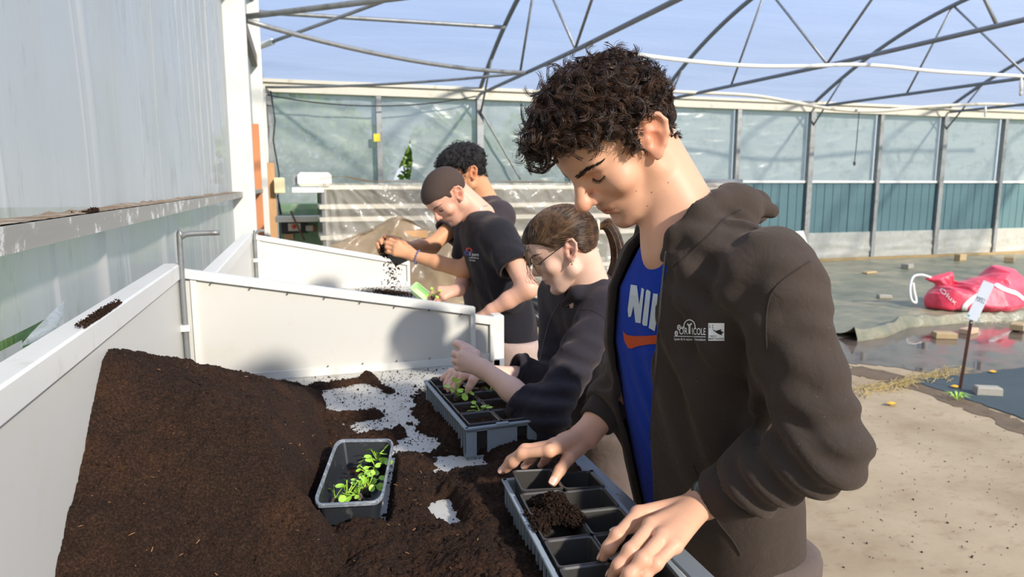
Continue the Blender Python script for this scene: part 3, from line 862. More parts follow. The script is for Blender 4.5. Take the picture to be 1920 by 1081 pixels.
seedling(onZ(918, 740, T + .072), .033, 'seedling standing beside the bare forearm in the farther crate', 52, (.2, -.3), 6, False, PS2)
seedling(onZ(858, 742, T + .088), .040, 'seedling with bare root plug at the planting fingertips', 53, (-.3, -.2), 8, True, PS2)
# lump of soil dropped across the empty pots
def lump(name, c, r, n, seed, parent, h=0.5):
    R = np.random.default_rng(seed)
    d = R.normal(size=(n, 3)); d /= np.linalg.norm(d, axis=1)[:, None]
    p = np.asarray(c) + d * (R.uniform(0, 1, n) ** 0.45)[:, None] * np.asarray(r)
    return p, R.uniform(0.0012, 0.0042, n)
pp = []; rr_ = []
for (px, py, z, r) in ((1040, 938, 1.052, (.022, .022, .012)), (1052, 960, 1.05, (.030, .024, .014)), (1030, 968, 1.047, (.026, .022, .010)), (1075, 972, 1.046, (.020, .022, .010)), (1012, 985, 1.043, (.016, .024, .008)), (1000, 965, 1.043, (.014, .022, .007)), (1010, 940, 1.043, (.012, .02, .006)), (1078, 985, 1.025, (.012, .014, .02))):
    a, b = lump('x', onZ(px, py, CAM_H + (z - CAM_H) * KS), np.array(r) * KS, int(900 * (r[0] / .03)), int(px * 7 + py), None)
    pp.append(a); rr_.append(b)
cl = crumbs('soil_clump', np.concatenate(pp), np.concatenate(rr_), None, 9)
tag(cl, 'crumbly clump of soil lying across the rims of the empty pots', 'soil', kind='stuff')
# ================================================================ smooth solid modelling for people and cloth
def _v(a): return np.asarray(a, np.float32)
def smin(a, b, k):
    h = np.maximum(k - np.abs(a - b), 0) / k
    return np.minimum(a, b) - h * h * k * 0.25
def smax(a, b, k): return -smin(-a, -b, k)
def cap(P, a, b, ra, rb, flat=None):
    a = _v(a); b = _v(b); ba = b - a
    pa = P - a
    t = np.clip(pa @ ba / max(float(ba @ ba), 1e-9), 0, 1)
    d = pa - t[:, None] * ba
    if flat is not None:           # (axis, factor): squash across an axis
        ax = _v(flat[0]); ax = ax / np.linalg.norm(ax)
        d = d + np.outer(d @ ax, ax) * (flat[1] - 1)
    return np.sqrt((d * d).sum(1)) - (ra + (rb - ra) * t)
def ell(P, c, r, R=None):
    p = P - _v(c)
    if R is not None: p = p @ _v(R)        # columns of R are the axes
    r = _v(r)
    k0 = np.sqrt(((p / r) ** 2).sum(1)); k1 = np.sqrt(((p / (r * r)) ** 2).sum(1)) + 1e-9
    return k0 * (k0 - 1) / k1
def chain(P, pts, rad, k=0.01):
    d = None
    for i in range(len(pts) - 1):
        e = cap(P, pts[i], pts[i + 1], rad[i], rad[i + 1])
        d = e if d is None else smin(d, e, k)
    return d
def sdf_mesh(f, lo, hi, h, margin=2.2):
    lo = np.asarray(lo, float); hi = np.asarray(hi, float)
    C = 4
    n = np.ceil((hi - lo) / (h * C)).astype(int) + 1
    ax = [lo[i] + (np.arange(n[i]) + 0.5) * h * C - 0.5 * h for i in range(3)]
    G = np.stack(np.meshgrid(*ax, indexing='ij'), -1).reshape(-1, 3).astype(np.float32)
    cv = f(G).astype(np.float32).reshape(n)
    act = np.abs(cv) < h * C * margin
    fine = np.repeat(np.repeat(np.repeat(cv, C, 0), C, 1), C, 2)
    am = np.repeat(np.repeat(np.repeat(act, C, 0), C, 1), C, 2)
    idx = np.argwhere(am)
    P = (lo + idx * h).astype(np.float32)
    out = np.empty(len(P), np.float32)
    for s in range(0, len(P), 400000):
        out[s:s + 400000] = f(P[s:s + 400000])
    fine[am] = out
    # naive surface nets
    S = fine < 0
    c = S[:-1, :-1, :-1].astype(np.int8)
    tot = np.zeros(c.shape, np.int8)
    corners = [(i, j, k) for i in (0, 1) for j in (0, 1) for k in (0, 1)]
    sx, sy, sz = c.shape
    for i, j, k in corners: tot += S[i:i + sx, j:j + sy, k:k + sz]
    cells = np.argwhere((tot > 0) & (tot < 8))
    vid = np.full(c.shape, -1, np.int32)
    vid[tuple(cells.T)] = np.arange(len(cells))
    acc = np.zeros((len(cells), 3)); cnt = np.zeros(len(cells))
    vals = {co: fine[cells[:, 0] + co[0], cells[:, 1] + co[1], cells[:, 2] + co[2]] for co in corners}
    for a in corners:
        for d in range(3):
            if a[d]: continue
            b = list(a); b[d] = 1; b = tuple(b)
            va, vb = vals[a], vals[b]
            m = (va < 0) != (vb < 0)
            t = np.where(m, va / np.where(m, va - vb, 1), 0)
            p = np.array(a, float)[None] + t[:, None] * (np.array(b) - np.array(a))[None]
            acc[m] += p[m]; cnt[m] += 1
    V = lo + (cells + acc / cnt[:, None]) * h
    Q = []
    for d in range(3):
        u, w = (d + 1) % 3, (d + 2) % 3
        sl0 = [slice(None)] * 3; sl1 = [slice(None)] * 3
        sl0[d] = slice(0, -1); sl1[d] = slice(1, None)
        A0 = S[tuple(sl0)]; A1 = S[tuple(sl1)]
        e = np.argwhere(A0 != A1)
        e = e[(e[:, u] > 0) & (e[:, w] > 0) & (e[:, u] < c.shape[u]) & (e[:, w] < c.shape[w]) & (e[:, d] < c.shape[d])]
        def cell(du, dw):
            x = e.copy(); x[:, u] -= du; x[:, w] -= dw
            return vid[x[:, 0], x[:, 1], x[:, 2]]
        q = np.stack([cell(1, 1), cell(0, 1), cell(0, 0), cell(1, 0)], 1)
        flip = ~A0[tuple(e.T)]
        q[flip] = q[flip][:, ::-1]
        Q.append(q[(q >= 0).all(1)])
    return V, np.concatenate(Q)
def join_meshes(parts):
    V = []; Q = []; n = 0
    for v, q in parts:
        V.append(v); Q.append(q + n); n += len(v)
    return np.concatenate(V), np.concatenate(Q)
def bvh_of(V, Q): return BVHTree.FromPolygons([tuple(p) for p in V.tolist()], [tuple(q) for q in Q.tolist()])
def set_colors(o, C):
    at = o.data.color_attributes.new('Col', 'FLOAT_COLOR', 'POINT')
    a = np.ones((len(C), 4), np.float32); a[:, :3] = C
    at.data.foreach_set('color', a.ravel())
def rot3(yaw, pitch, roll=0.0):
    yaw, pitch, roll = map(math.radians, (yaw, pitch, roll))
    f0 = np.array([math.cos(yaw), math.sin(yaw), 0]); z = np.array([0, 0, 1.]); l0 = np.cross(z, f0)
    f = math.cos(pitch) * f0 - math.sin(pitch) * z; u = math.sin(pitch) * f0 + math.cos(pitch) * z
    l = math.cos(roll) * l0 + math.sin(roll) * u
    return np.stack([f, l, np.cross(f, l)], 1)
def strands(P, R, sides=3):
    "P (s,n,3) centre lines, R (s,n) radii -> verts, quads"
    s, n, _ = P.shape
    t = np.gradient(P, axis=1); t /= np.linalg.norm(t, axis=2, keepdims=True) + 1e-9
    ref = np.array([0.31, 0.53, 0.79])
    u = np.cross(t, ref); u /= np.linalg.norm(u, axis=2, keepdims=True) + 1e-9
    w = np.cross(t, u)
    an = 2 * np.pi * np.arange(sides) / sides
    V = P[:, :, None] + R[:, :, None, None] * (u[:, :, None] * np.cos(an)[None, None, :, None] + w[:, :, None] * np.sin(an)[None, None, :, None])
    base = (np.arange(s)[:, None, None] * n + np.arange(n - 1)[None, :, None]) * sides
    k = np.arange(sides)[None, None]; k2 = (np.arange(sides) + 1)[None, None] % sides
    Q = np.stack([base + k, base + k2, base + sides + k2, base + sides + k], -1).reshape(-1, 4)
    return V.reshape(-1, 3), Q
def folds(P, lst):
    "cloth folds: (centre, reach, direction, wavelength, height, seed)"
    d = np.zeros(len(P), np.float32)
    for c, reach, dr, wl, h, sd in lst:
        r = np.random.default_rng(sd)
        p = P - _v(c); rc = _v(reach) if hasattr(reach, '__len__') else np.float32(reach)
        m = np.exp(-((p / rc) ** 2).sum(1))
        dr = _v(dr); dr = dr / np.linalg.norm(dr)
        k1 = _v(r.normal(size=3)) * 9; k2 = _v(r.normal(size=3)) * 22
        ph = p @ dr * (2 * np.pi / wl) + 1.1 * np.sin(p @ k1 + r.uniform(0, 6)) + 0.5 * np.sin(p @ k2 + r.uniform(0, 6))
        s = np.sin(ph)
        d += (h * m * (np.sign(s) * np.abs(s) ** 0.8)).astype(np.float32)
    return d

# ---------------------------------------------------------------- skin, hair and cloth materials
def skin_mat(name, c):
    N = NT(name)
    at = N.n('ShaderNodeVertexColor'); at.layer_name = 'Col'
    n1 = N.noise(60, 5, 0.6); n2 = N.noise(700, 2, 0.5)
    base = N.mix(n1.outputs[0], tuple(x * 0.90 for x in lin(c)[:3]) + (1,), tuple(min(1, x * 1.06) for x in lin(c)[:3]) + (1,))
    N.col(N.mix(1.0, base, at.outputs[0], 'MULTIPLY'))
    N.s(Roughness=0.48); N.b.inputs['Specular IOR Level'].default_value = 0.35
    N.b.inputs['Subsurface Weight'].default_value = 0.0
    N.b.inputs['Subsurface Radius'].default_value = (0.012, 0.005, 0.003)
    N.b.inputs['Subsurface Scale'].default_value = 0.6
    N.bump(n2.outputs[0], 0.10, 0.001)
    return N.m
def hair_mat(name, dark, light, rough=0.35):
    N = NT(name)
    n1 = N.noise(45, 4, 0.6)
    N.col(N.ramp(n1.outputs[0], [(0.35, dark), (0.70, light)]).outputs[0])
    N.s(Roughness=rough); N.b.inputs['Specular IOR Level'].default_value = 0.45
    return N.m
def cloth_mat(name, c, lint=0.0, rough=0.95, sheen=0.25, var=0.14):
    N = NT(name); b = lin(c)
    n1 = N.noise(7, 5, 0.6); n2 = N.noise(900, 2, 0.6); n3 = N.noise(230, 3, 0.7)
    col = N.mix(n1.outputs[0], tuple(x * (1 - var) for x in b[:3]) + (1,), tuple(x * (1 + var) for x in b[:3]) + (1,))
    if lint > 0:
        mr = N.n('ShaderNodeMapRange'); mr.inputs[1].default_value = 0.70; mr.inputs[2].default_value = 0.75; mr.inputs[4].default_value = lint
        N.l(n3.outputs[0], mr.inputs[0]); col = N.mix(mr.outputs[0], col, lin((178, 168, 158)))
    N.col(col); N.s(Roughness=rough); N.b.inputs['Specular IOR Level'].default_value = 0.15
    N.b.inputs['Sheen Weight'].default_value = sheen; N.b.inputs['Sheen Roughness'].default_value = 0.5
    N.b.inputs['Sheen Tint'].default_value = lin((200, 180, 165))
    b1 = N.bump(n2.outputs[0], 0.5, 0.0014)
    n4 = N.noise(26, 4, 0.55, distort=0.8)
    N.bump(n4.outputs[0], 0.28, 0.012, b1)
    return N.m

# ---------------------------------------------------------------- head
def head_sdf(P, o):
    "P in head coordinates: x forward, y left, z up, origin between the ears"
    Y = P.copy(); Y[:, 1] = np.abs(P[:, 1])
    g = lambda k, d: o.get(k, d)
    d = ell(Y, (-.004, 0, .048), (.098, .074, .080))
    d = smin(d, ell(Y, (-.042, 0, .028), (.060, .066, .062)), .03)
    d = smin(d, ell(Y, (.042, 0, .050), (.052, .060, .052)), .025)
    d = smin(d, ell(Y, (.048, 0, -.012), (.046, .058, .062)), .02)
    d = smin(d, ell(Y, (.054, 0, -.056), (.040, .040, .042)), .02)
    d = smin(d, cap(Y, (.006, .051, -.052), (.066, .022, -.083), .015, .015), .022)
    d = smin(d, cap(Y, (.006, .054, .0), (.008, .050, -.048), .016, .016), .03)
    d = smin(d, ell(Y, (g('chin', .082), 0, -.084), (.017, .019, .017)), .018)
    d = smin(d, ell(Y, (.060, .046, -.014), (.020, .018, .016)), .022)          # cheekbone
    d = smin(d, cap(Y, (.083, .006, .037), (.070, .044, .037), .0125, .011), .014)   # brow
    d = smin(d, ell(Y, (.074, 0, -.038), (.025, .028, .024)), .014)             # upper jaw
    d = smax(d, -ell(Y, (.094, .031, .017), (.016, .017, .0115)), .012)         # eye socket
    d = smin(d, ell(Y, (.0685, .032, .0165), (.0155, .0165, .0145)), .005)      # eyeball under lids
    nx = g('nose', .113); nr = g('nose_r', 1.0)
    d = smin(d, cap(Y, (.0895, 0, .027), (nx - .003, 0, -.005), .0080 * nr, .0105 * nr), .012)
    d = smin(d, ell(Y, (nx, 0, -.011), (.0125 * nr, .0120 * nr, .0110 * nr)), .008)
    d = smin(d, ell(Y, (.100, .0115, -.0165), (.0120, .0080, .0090)), .006)
    d = smax(d, -ell(Y, (.1065, .0065, -.0245), (.006, .0035, .0045)), .004)
    d = smin(d, ell(Y, (.0915, 0, -.0415), (.0095, .021, .0060)), .006)         # upper lip
    d = smin(d, ell(Y, (.0905, 0, -.0535), (.0098, .019, .0070)), .006)         # lower lip
    d = smax(d, -cap(Y, (.1025, 0, -.0476), (.086, .025, -.0446), .0016, .0014), .0025)
    d = smax(d, -ell(Y, (.099, 0, -.066), (.010, .018, .006)), .010)
    # ear: tilted plate with a rim and a hollow
    a = math.radians(g('ear', 22)); ca, sa = math.cos(a), math.sin(a)
    E = Y - _v((-.010, .0765, .002))
    ex = E[:, 0] * ca + E[:, 2] * sa; ez = -E[:, 0] * sa + E[:, 2] * ca
    ey = E[:, 1] - 0.42 * (.012 - ex) - 0.000
    Q = np.stack([ex, ey, ez], 1)
    pl = ell(Q, (-.001, 0, .003), (.0185, .0052, .0315))
    rim = None
    pts = [(.010, .001, .012), (.012, .002, .024), (.004, .003, .0335), (-.008, .003, .0325), (-.0165, .003, .021), (-.0165, .003, .004), (-.011, .002, -.012), (-.003, .001, -.024)]
    rad = [.0040, .0044, .0046, .0048, .0048, .0046, .0044, .0052]
    rim = chain(Q, pts, rad, .003)
    pl = smin(pl, rim, .004)
    pl = smax(pl, -ell(Q, (.0015, .0062, -.003), (.0100, .0078, .0135)), .003)
    pl = smax(pl, -ell(Q, (-.0025, .0062, .020), (.0094, .0064, .0100)), .003)
    pl = smin(pl, ell(Q, (.010, .001, -.003), (.005, .0042, .0065)), .004)
    pl = smin(pl, ell(Q, (-.001, .001, -.027), (.0075, .0042, .0085)), .005)
    d = smin(d, pl, .006)
    return d
def head_colors(L, o):
    "colour factors at head-space points"
    C = np.ones((len(L), 3))
    def blob(c, r, mul, sym=True, hard=1.0):
        p = L.copy()
        if sym: p[:, 1] = np.abs(p[:, 1])
        d2 = (((p - np.array(c)) / np.array(r)) ** 2).sum(1)
        w = np.exp(-d2 ** hard)[:, None]
        C[:] = C * (1 - w) + C * np.array(mul) * w
    blob((.118, 0, -.012), (.022, .022, .018), (1.0, .80, .76))
    blob((.068, .045, -.022), (.025, .025, .022), (1.0, .90, .86))
    blob((-.012, .083, .004), (.028, .018, .038), (1.04, .74, .68))
    lip = o.get('lip', (.86, .58, .56))
    blob((.0985, 0, -.0425), (.012, .022, .0046), lip, True, 2)
    blob((.0975, 0, -.0535), (.012, .020, .0060), lip, True, 2)
    blob((.098, .0, -.0470), (.016, .025, .0016), (.55, .42, .40), True, 1)
    blob((.082, .032, .0195), (.012, .018, .006), (.92, .82, .78))
    if o.get('stubble'):
        s = o['stubble']
        blob((.085, 0, -.088), (.03, .028, .016), (s, s, s))
        blob((.105, 0, -.033), (.012, .024, .005), (s, s, s))
    return C
def hair_low(L, o):
    "height of the hairline in head space at each point (above it: hair)"
    x = L[:, 0]
    xp = o.get('hl_x', [-.12, -.085, -.045, -.034, -.030, .008, .012, .026, .032, .055, .075, .11])
    zp = o.get('hl_z', [-.048, -.046, -.030, .000, .036, .040, .006, .008, .046, .056, .076, .080])
    return np.interp(x, xp, zp)
class Head:
    def __init__(self, org, yaw, pitch, roll, scale, opts):
        self.o = np.asarray(org, float); self.R = rot3(yaw, pitch, roll); self.s = scale; self.opt = opts
    def w(self, p): return self.o + (self.R @ (np.asarray(p, float) * self.s).T).T
    def dirw(self, p): return (self.R @ np.asarray(p, float).T).T
    def l(self, P): return ((P - self.o) @ self.R) / self.s
    def sdf(self, P): return head_sdf(((P - _v(self.o)) @ _v(self.R)) / np.float32(self.s), self.opt) * np.float32(self.s)
def hand_sdf(P, J, k=0.010, sc=1.0, palm_r=0.013):
    "J: wrist, mcp[4], fingers [[pip,dip,tip]*4], thumb [cmc,mcp,ip,tip], forearm"
    fr = [(.0108, .0097, .0090, .0076), (.0110, .0099, .0092, .0078), (.0106, .0095, .0088, .0074), (.0094, .0084, .0077, .0066)]
    d = None
    w = np.asarray(J['wrist'], float)
    for i in range(4):
        m = np.asarray(J['mcp'][i], float)
        e = cap(P, w + (m - w) * 0.12, m, .0155 * sc, palm_r * sc * (0.92 if i in (0, 3) else 1.0))
        d = e if d is None else smin(d, e, .016 * sc)
    if 'palm' in J:
        for c, r in J['palm']: d = smin(d, cap(P, c, c, r * sc, r * sc), .014 * sc)
    for i in range(4):
        pts = [J['mcp'][i]] + list(J['fingers'][i])
        r = [x * sc for x in fr[i]]
        e = None
        for a in range(len(pts) - 1):
            f = cap(P, pts[a], pts[a + 1], r[min(a, 3)], r[min(a + 1, 3)])
            e = f if e is None else smin(e, f, .009 * sc)
        # fingers stay apart; only the root blends into the palm
        dm = np.sqrt(((P - _v(J['mcp'][i])) ** 2).sum(1))
        kk = np.maximum(.012 * sc * (1 - dm / (.030 * sc)), .0015 * sc)
        h = np.maximum(kk - np.abs(d - e), 0) / kk
        d = np.minimum(d, e) - h * h * kk * 0.25
    if 'thumb' in J:
        t = J['thumb']; r = [.0165 * sc, .0125 * sc, .0108 * sc, .0088 * sc][-len(t):] if len(t) >= 2 else [.01]
        e = None
        for a in range(len(t) - 1):
            f = cap(P, t[a], t[a + 1], r[a], r[a + 1]); e = f if e is None else smin(e, f, .005 * sc)
        dm = np.sqrt(((P - _v(t[0])) ** 2).sum(1))
        kk = np.maximum(.020 * sc * (1 - dm / (.05 * sc)), .002 * sc)
        h = np.maximum(kk - np.abs(d - e), 0) / kk
        d = np.minimum(d, e) - h * h * kk * 0.25
    if 'arm' in J:
        a = J['arm']                        # [(point, radius), ...] from wrist to elbow
        e = None
        for i in range(len(a) - 1):
            f = cap(P, a[i][0], a[i + 1][0], a[i][1], a[i + 1][1]); e = f if e is None else smin(e, f, .015)
        d = smin(d, e, .02 * sc)
    return d
def bounds(pts, m):
    p = np.array([np.asarray(q, float) for q in pts])
    return p.min(0) - m, p.max(0) + m
def hand_pts(J):
    out = [J['wrist']] + list(J['mcp'])
    for f in J['fingers']: out += list(f)
    out += list(J.get('thumb', [])) + [a[0] for a in J.get('arm', [])]
    return out
def hand_colors(V, J, sc=1.0):
    C = np.ones((len(V), 3))
    for i in range(4):
        pts = [J['mcp'][i]] + list(J['fingers'][i])
        for p in pts[:-1]:
            w = np.exp(-((V - np.asarray(p)) ** 2).sum(1) / (.011 * sc) ** 2)[:, None] * 0.6
            C = C * (1 - w) + C * np.array((1.0, .88, .84)) * w
        w = np.exp(-((V - np.asarray(pts[-1])) ** 2).sum(1) / (.010 * sc) ** 2)[:, None] * 0.7
        C = C * (1 - w) + C * np.array((1.02, .86, .82)) * w
    return C
def nails(o_parent, J, up, mat, sc=1.0, bv=None):
    "thin nail plates set on the backs of the fingertips"
    out = []
    ends = [(list(f)[-2], list(f)[-1], w) for f, w in zip(J['fingers'], (.0052, .0054, .0051, .0044))]
    if 'thumb' in J: ends.append((J['thumb'][-2], J['thumb'][-1], .0066))
    for a, b, w in ends:
        a = np.asarray(a, float); b = np.asarray(b, float)
        t = (b - a) / np.linalg.norm(b - a)
        n = np.asarray(up, float) - t * np.dot(up, t); n /= np.linalg.norm(n)
        c = b + n * 0.02
        hit = bv.ray_cast(Vector(c), Vector(-n), 0.05) if bv else (None,)
        if hit[0] is None: continue
        p = np.array(hit[0]); n2 = np.array(hit[1])
        if np.dot(n2, n) < 0: n2 = -n2
        t = t - n2 * np.dot(t, n2); t /= np.linalg.norm(t); s = np.cross(n2, t); w *= sc
        v = []; f = []
        for i in range(5):
            for j in range(5):
                u, x = (i - 2) / 2, (j - 2) / 2
                v.append(p + s * u * w * (1 - 0.12 * x * x) + t * (x * w * 1.15 + w * 0.2 - 0.25 * w * u * u * (x > 0)) + n2 * (0.0007 - 0.32 * w * u * u - 0.10 * w * max(x, 0)))
        for i in range(4):
            for j in range(4): f.append((5 * i + j, 5 * i + 5 + j, 5 * i + 6 + j, 5 * i + 1 + j))
        out.append(mesh_obj('fingernail', [tuple(q) for q in v], f, mat, o_parent, True))
    return out
# ================================================================ person 1: curly-haired boy in the dark hoodie
M_SKIN1 = skin_mat('skin_warm', (224, 170, 138))
M_NAIL = plain('fingernail', (238, 190, 166), 0.3, 0, 0.05)
M_HAIR1 = hair_mat('dark_curly_hair', (30, 20, 15), (92, 64, 46), 0.34)
M_HOODIE = cloth_mat('washed_black_hoodie', (66, 57, 51), 0.5, sheen=0.22)
M_RIB = cloth_mat('hoodie_rib', (58, 51, 47), 0.3, sheen=0.22)
M_BLUE = cloth_mat('blue_tshirt', (26, 62, 168), 0, sheen=0.1)
M_TROUSER = cloth_mat('grey_brown_trousers', (98, 86, 80), 0.2)
M_SHOE = plain('black_shoe', (36, 36, 38), 0.6)

def sections(P, tab, yaw):
    "loft of ellipses: rows (z, cx, cy, half width, half depth)"
    tab = np.asarray(tab, float); z = P[:, 2]
    cx_ = np.interp(z, tab[:, 0], tab[:, 1]); cy_ = np.interp(z, tab[:, 0], tab[:, 2])
    a = np.interp(z, tab[:, 0], tab[:, 3]); b = np.interp(z, tab[:, 0], tab[:, 4])
    f = (math.cos(math.radians(yaw)), math.sin(math.radians(yaw))); l = (-f[1], f[0])
    dx = P[:, 0] - cx_; dy = P[:, 1] - cy_
    u = dx * l[0] + dy * l[1]; v = dx * f[0] + dy * f[1]
    e = 2.3
    k = (np.abs(u / a) ** e + np.abs(v / b) ** e) ** (1 / e)
    d = (k - 1) * np.minimum(a, b)
    d = smax(d, z - tab[-1, 0], .03); d = smax(d, tab[0, 0] - z, .004)
    return d.astype(np.float32), u, v
def limb_obj(name, f, lo, hi, h, mat, parent):
    V, Q = sdf_mesh(f, lo, hi, h)
    return fast_obj(name, V, Q, mat, parent), V, Q
def legs(parent, hipL, hipR, kneeL, kneeR, footL, footR, mat, top, r=(.098, .07, .058), fwd=(-1, 0, 0)):
    hipL, hipR, kneeL, kneeR, footL, footR = [np.asarray(p, float) for p in (hipL, hipR, kneeL, kneeR, footL, footR)]
    mid = (hipL + hipR) / 2
    def f(P):
        d = cap(P, hipL, kneeL, r[0], r[1]); d = smin(d, cap(P, kneeL, footL + [0, 0, .09], r[1], r[2]), .02)
        e = cap(P, hipR, kneeR, r[0], r[1]); e = smin(e, cap(P, kneeR, footR + [0, 0, .09], r[1], r[2]), .02)
        d = smin(d, e, .015)
        d = smin(d, cap(P, hipL + [0, 0, .05], hipR + [0, 0, .05], .105, .105), .03)
        d = d + folds(P, [(kneeL, .12, (0, .3, 1), .05, .004, 3), (kneeR, .12, (0, .3, 1), .05, .004, 4), (footL + [0, 0, .15], .12, (0, 0, 1), .05, .005, 5), (footR + [0, 0, .15], .12, (0, 0, 1), .05, .005, 6)])
        return smax(d, P[:, 2] - top, .01)
    lo, hi = bounds([hipL, hipR, kneeL, kneeR, footL, footR], .14); hi[2] = top + .02; lo[2] = 0.05
    V, Q = sdf_mesh(f, lo, hi, .016)
    tr = fast_obj('trousers', V, Q, mat, parent)
    fw = np.asarray(fwd, float)
    for ft in (footL, footR):
        c = ft + fw * .06
        def g(P):
            d = cap(P, ft + np.array([0, 0, .05]) - fw * .03, ft + fw * .17 + np.array([0, 0, .035]), .046, .036)
            d = smin(d, cap(P, ft + np.array([0, 0, .09]) - fw * .01, ft + np.array([0, 0, .06]), .048, .05), .03)
            return smax(d, .004 - P[:, 2], .008)
        V, Q = sdf_mesh(g, c - [.2, .2, .0] - [0, 0, c[2]] , c + [.2, .2, .2], .012)
        fast_obj('shoe', V, Q, M_SHOE, parent)
    return tr
def cast(bv, px, py):
    d = Vector(ray(px, py)).normalized()
    h = bv.ray_cast(Vector(CAMP), d, 20)
    return (None, None) if h[0] is None else (np.array(h[0]), np.array(h[1]))
def seam(name, bv, pix, r, mat, parent, lift=0.0005, n=8, close=False):
    pts = []
    for p in smooth_path([(a, b, 0) for a, b in pix], n):
        q, nn = cast(bv, p[0], p[1])
        if q is not None:
            if pts and np.linalg.norm(q - pts[-1]) > 0.08: continue
            if np.dot(nn, q - CAMP) > 0: nn = -nn
            pts.append(q + nn * lift)
    if len(pts) < 3: return None
    return MB().tube(pts, r, 6).build(name, mat, parent, True)
def decal(name, polys, bv, center_px, xaxis_px, yaxis_px, mat, parent, lift=0.0010, cell=0.004):
    """flat print laid onto cloth: polys are 2D outlines in print units; the three pixels give the print's
    origin, its unit x end and unit y end on the garment"""
    o_, n_ = cast(bv, *center_px); x_, _ = cast(bv, *xaxis_px); y_, _ = cast(bv, *yaxis_px)
    if o_ is None or x_ is None or y_ is None: return None
    ex = x_ - o_; ey = y_ - o_
    nn = np.cross(ex, ey); nn /= np.linalg.norm(nn)
    if np.dot(nn, CAMP - o_) < 0: nn = -nn
    bm = bmesh.new()
    for poly in polys:
        vs = [bm.verts.new((x, y, 0)) for x, y in poly]
        try: bm.faces.new(vs)
        except ValueError: pass
    bmesh.ops.triangulate(bm, faces=bm.faces[:])
    L = np.linalg.norm(ex)
    for _ in range(5):
        ed = [e for e in bm.edges if e.calc_length() * L > cell]
        if not ed: break
        bmesh.ops.subdivide_edges(bm, edges=ed, cuts=1)
        bmesh.ops.triangulate(bm, faces=[f for f in bm.faces if len(f.verts) > 3])
    V = []; c_, x_p, y_p = [np.array(k, float) for k in (center_px, xaxis_px, yaxis_px)]
    for v in bm.verts:
        k = c_ + (x_p - c_) * v.co.x + (y_p - c_) * v.co.y
        p, n2 = cast(bv, k[0], k[1])
        if p is None: p = o_ + ex * v.co.x + ey * v.co.y - nn * .02
        elif np.linalg.norm(p - (o_ + ex * v.co.x + ey * v.co.y)) > .08: p = o_ + ex * v.co.x + ey * v.co.y - nn * .02
        V.append(tuple(p + nn * lift))
    bm.verts.index_update()
    F = [tuple(v.index for v in f.verts) for f in bm.faces]
    bm.free()
    return mesh_obj(name, V, F, mat, parent, False)
def text_polys(s, size=1.0, x0=0, y0=0, sx=1.0, shear=0.0, width=None):
    "outlines of built-in font lettering as fine triangles"
    cu = bpy.data.curves.new('t', 'FONT'); cu.body = s; cu.size = size; cu.resolution_u = 3; cu.fill_mode = 'FRONT'
    ob = bpy.data.objects.new('t', cu); COL.objects.link(ob)
    dg = bpy.context.evaluated_depsgraph_get()
    me = ob.evaluated_get(dg).to_mesh()
    P = [(v.co.x, v.co.y) for v in me.vertices]
    F = [tuple(p.vertices) for p in me.polygons]
    ob.evaluated_get(dg).to_mesh_clear()
    bpy.data.objects.remove(ob); bpy.data.curves.remove(cu)
    if width and P:
        w = max(p[0] for p in P); sx = width / w
    return [[(x0 + P[i][0] * sx + shear * P[i][1], y0 + P[i][1]) for i in f] for f in F]
def stroke(pts, w):
    "thick polyline as quads"
    out = []
    for (x0, y0), (x1, y1) in zip(pts[:-1], pts[1:]):
        dx, dy = x1 - x0, y1 - y0; L = math.hypot(dx, dy) or 1
        nx_, ny_ = -dy / L * w / 2, dx / L * w / 2
        out.append([(x0 + nx_, y0 + ny_), (x0 - nx_, y0 - ny_), (x1 - nx_, y1 - ny_), (x1 + nx_, y1 + ny_)])
    return out

H1 = Head((.529, 1.087, 1.614), 186.6, 48.5, 0, 1.03, dict(ear=36, nose=.1175, nose_r=1.12, chin=.083, stubble=.86, lip=(.82, .50, .47),
    hl_x=[-.12, -.085, -.045, -.034, -.030, .006, .010, .022, .028, .050, .075, .11], hl_z=[-.066, -.064, -.048, -.010, .034, .038, .000, .004, .054, .068, .080, .084]))
Lsh, Rsh = A(1450, 508, 1.03), np.array([.668, 1.205, 1.398])
Lel, Lwr = A(1546, 842, .995), onZ(1324, 938, 1.043)
Rel, Rwr = np.array([.705, 1.33, 1.165]), onZ(1100, 815, 1.045)
NB1 = A(1292, 436, 1.18)
zt = lambda px, py, z: onZ(px, py, z)
J1L = dict(wrist=Lwr, mcp=[zt(1197, 962, 1.044), zt(1221, 985, 1.050), zt(1243, 1005, 1.047), zt(1265, 1022, 1.040)],
           fingers=[[zt(1157, 1004, 1.034), zt(1142, 1026, 1.018), zt(1130, 1043, 1.001)],
                    [zt(1182, 1032, 1.038), zt(1161, 1060, 1.019), zt(1147, 1077, 1.001)],
                    [zt(1205, 1048, 1.036), zt(1180, 1077, 1.018), zt(1163, 1096, 1.001)],
                    [zt(1230, 1056, 1.030), zt(1207, 1080, 1.014), zt(1192, 1096, 1.0)]],
           thumb=[zt(1283, 960, 1.018), zt(1228, 976, 1.010), zt(1182, 986, 1.004), zt(1153, 999, .998)],
           arm=[(Lwr, .0255), (Lwr * .6 + Lel * .4, .036), (Lwr * .3 + Lel * .7, .042)])
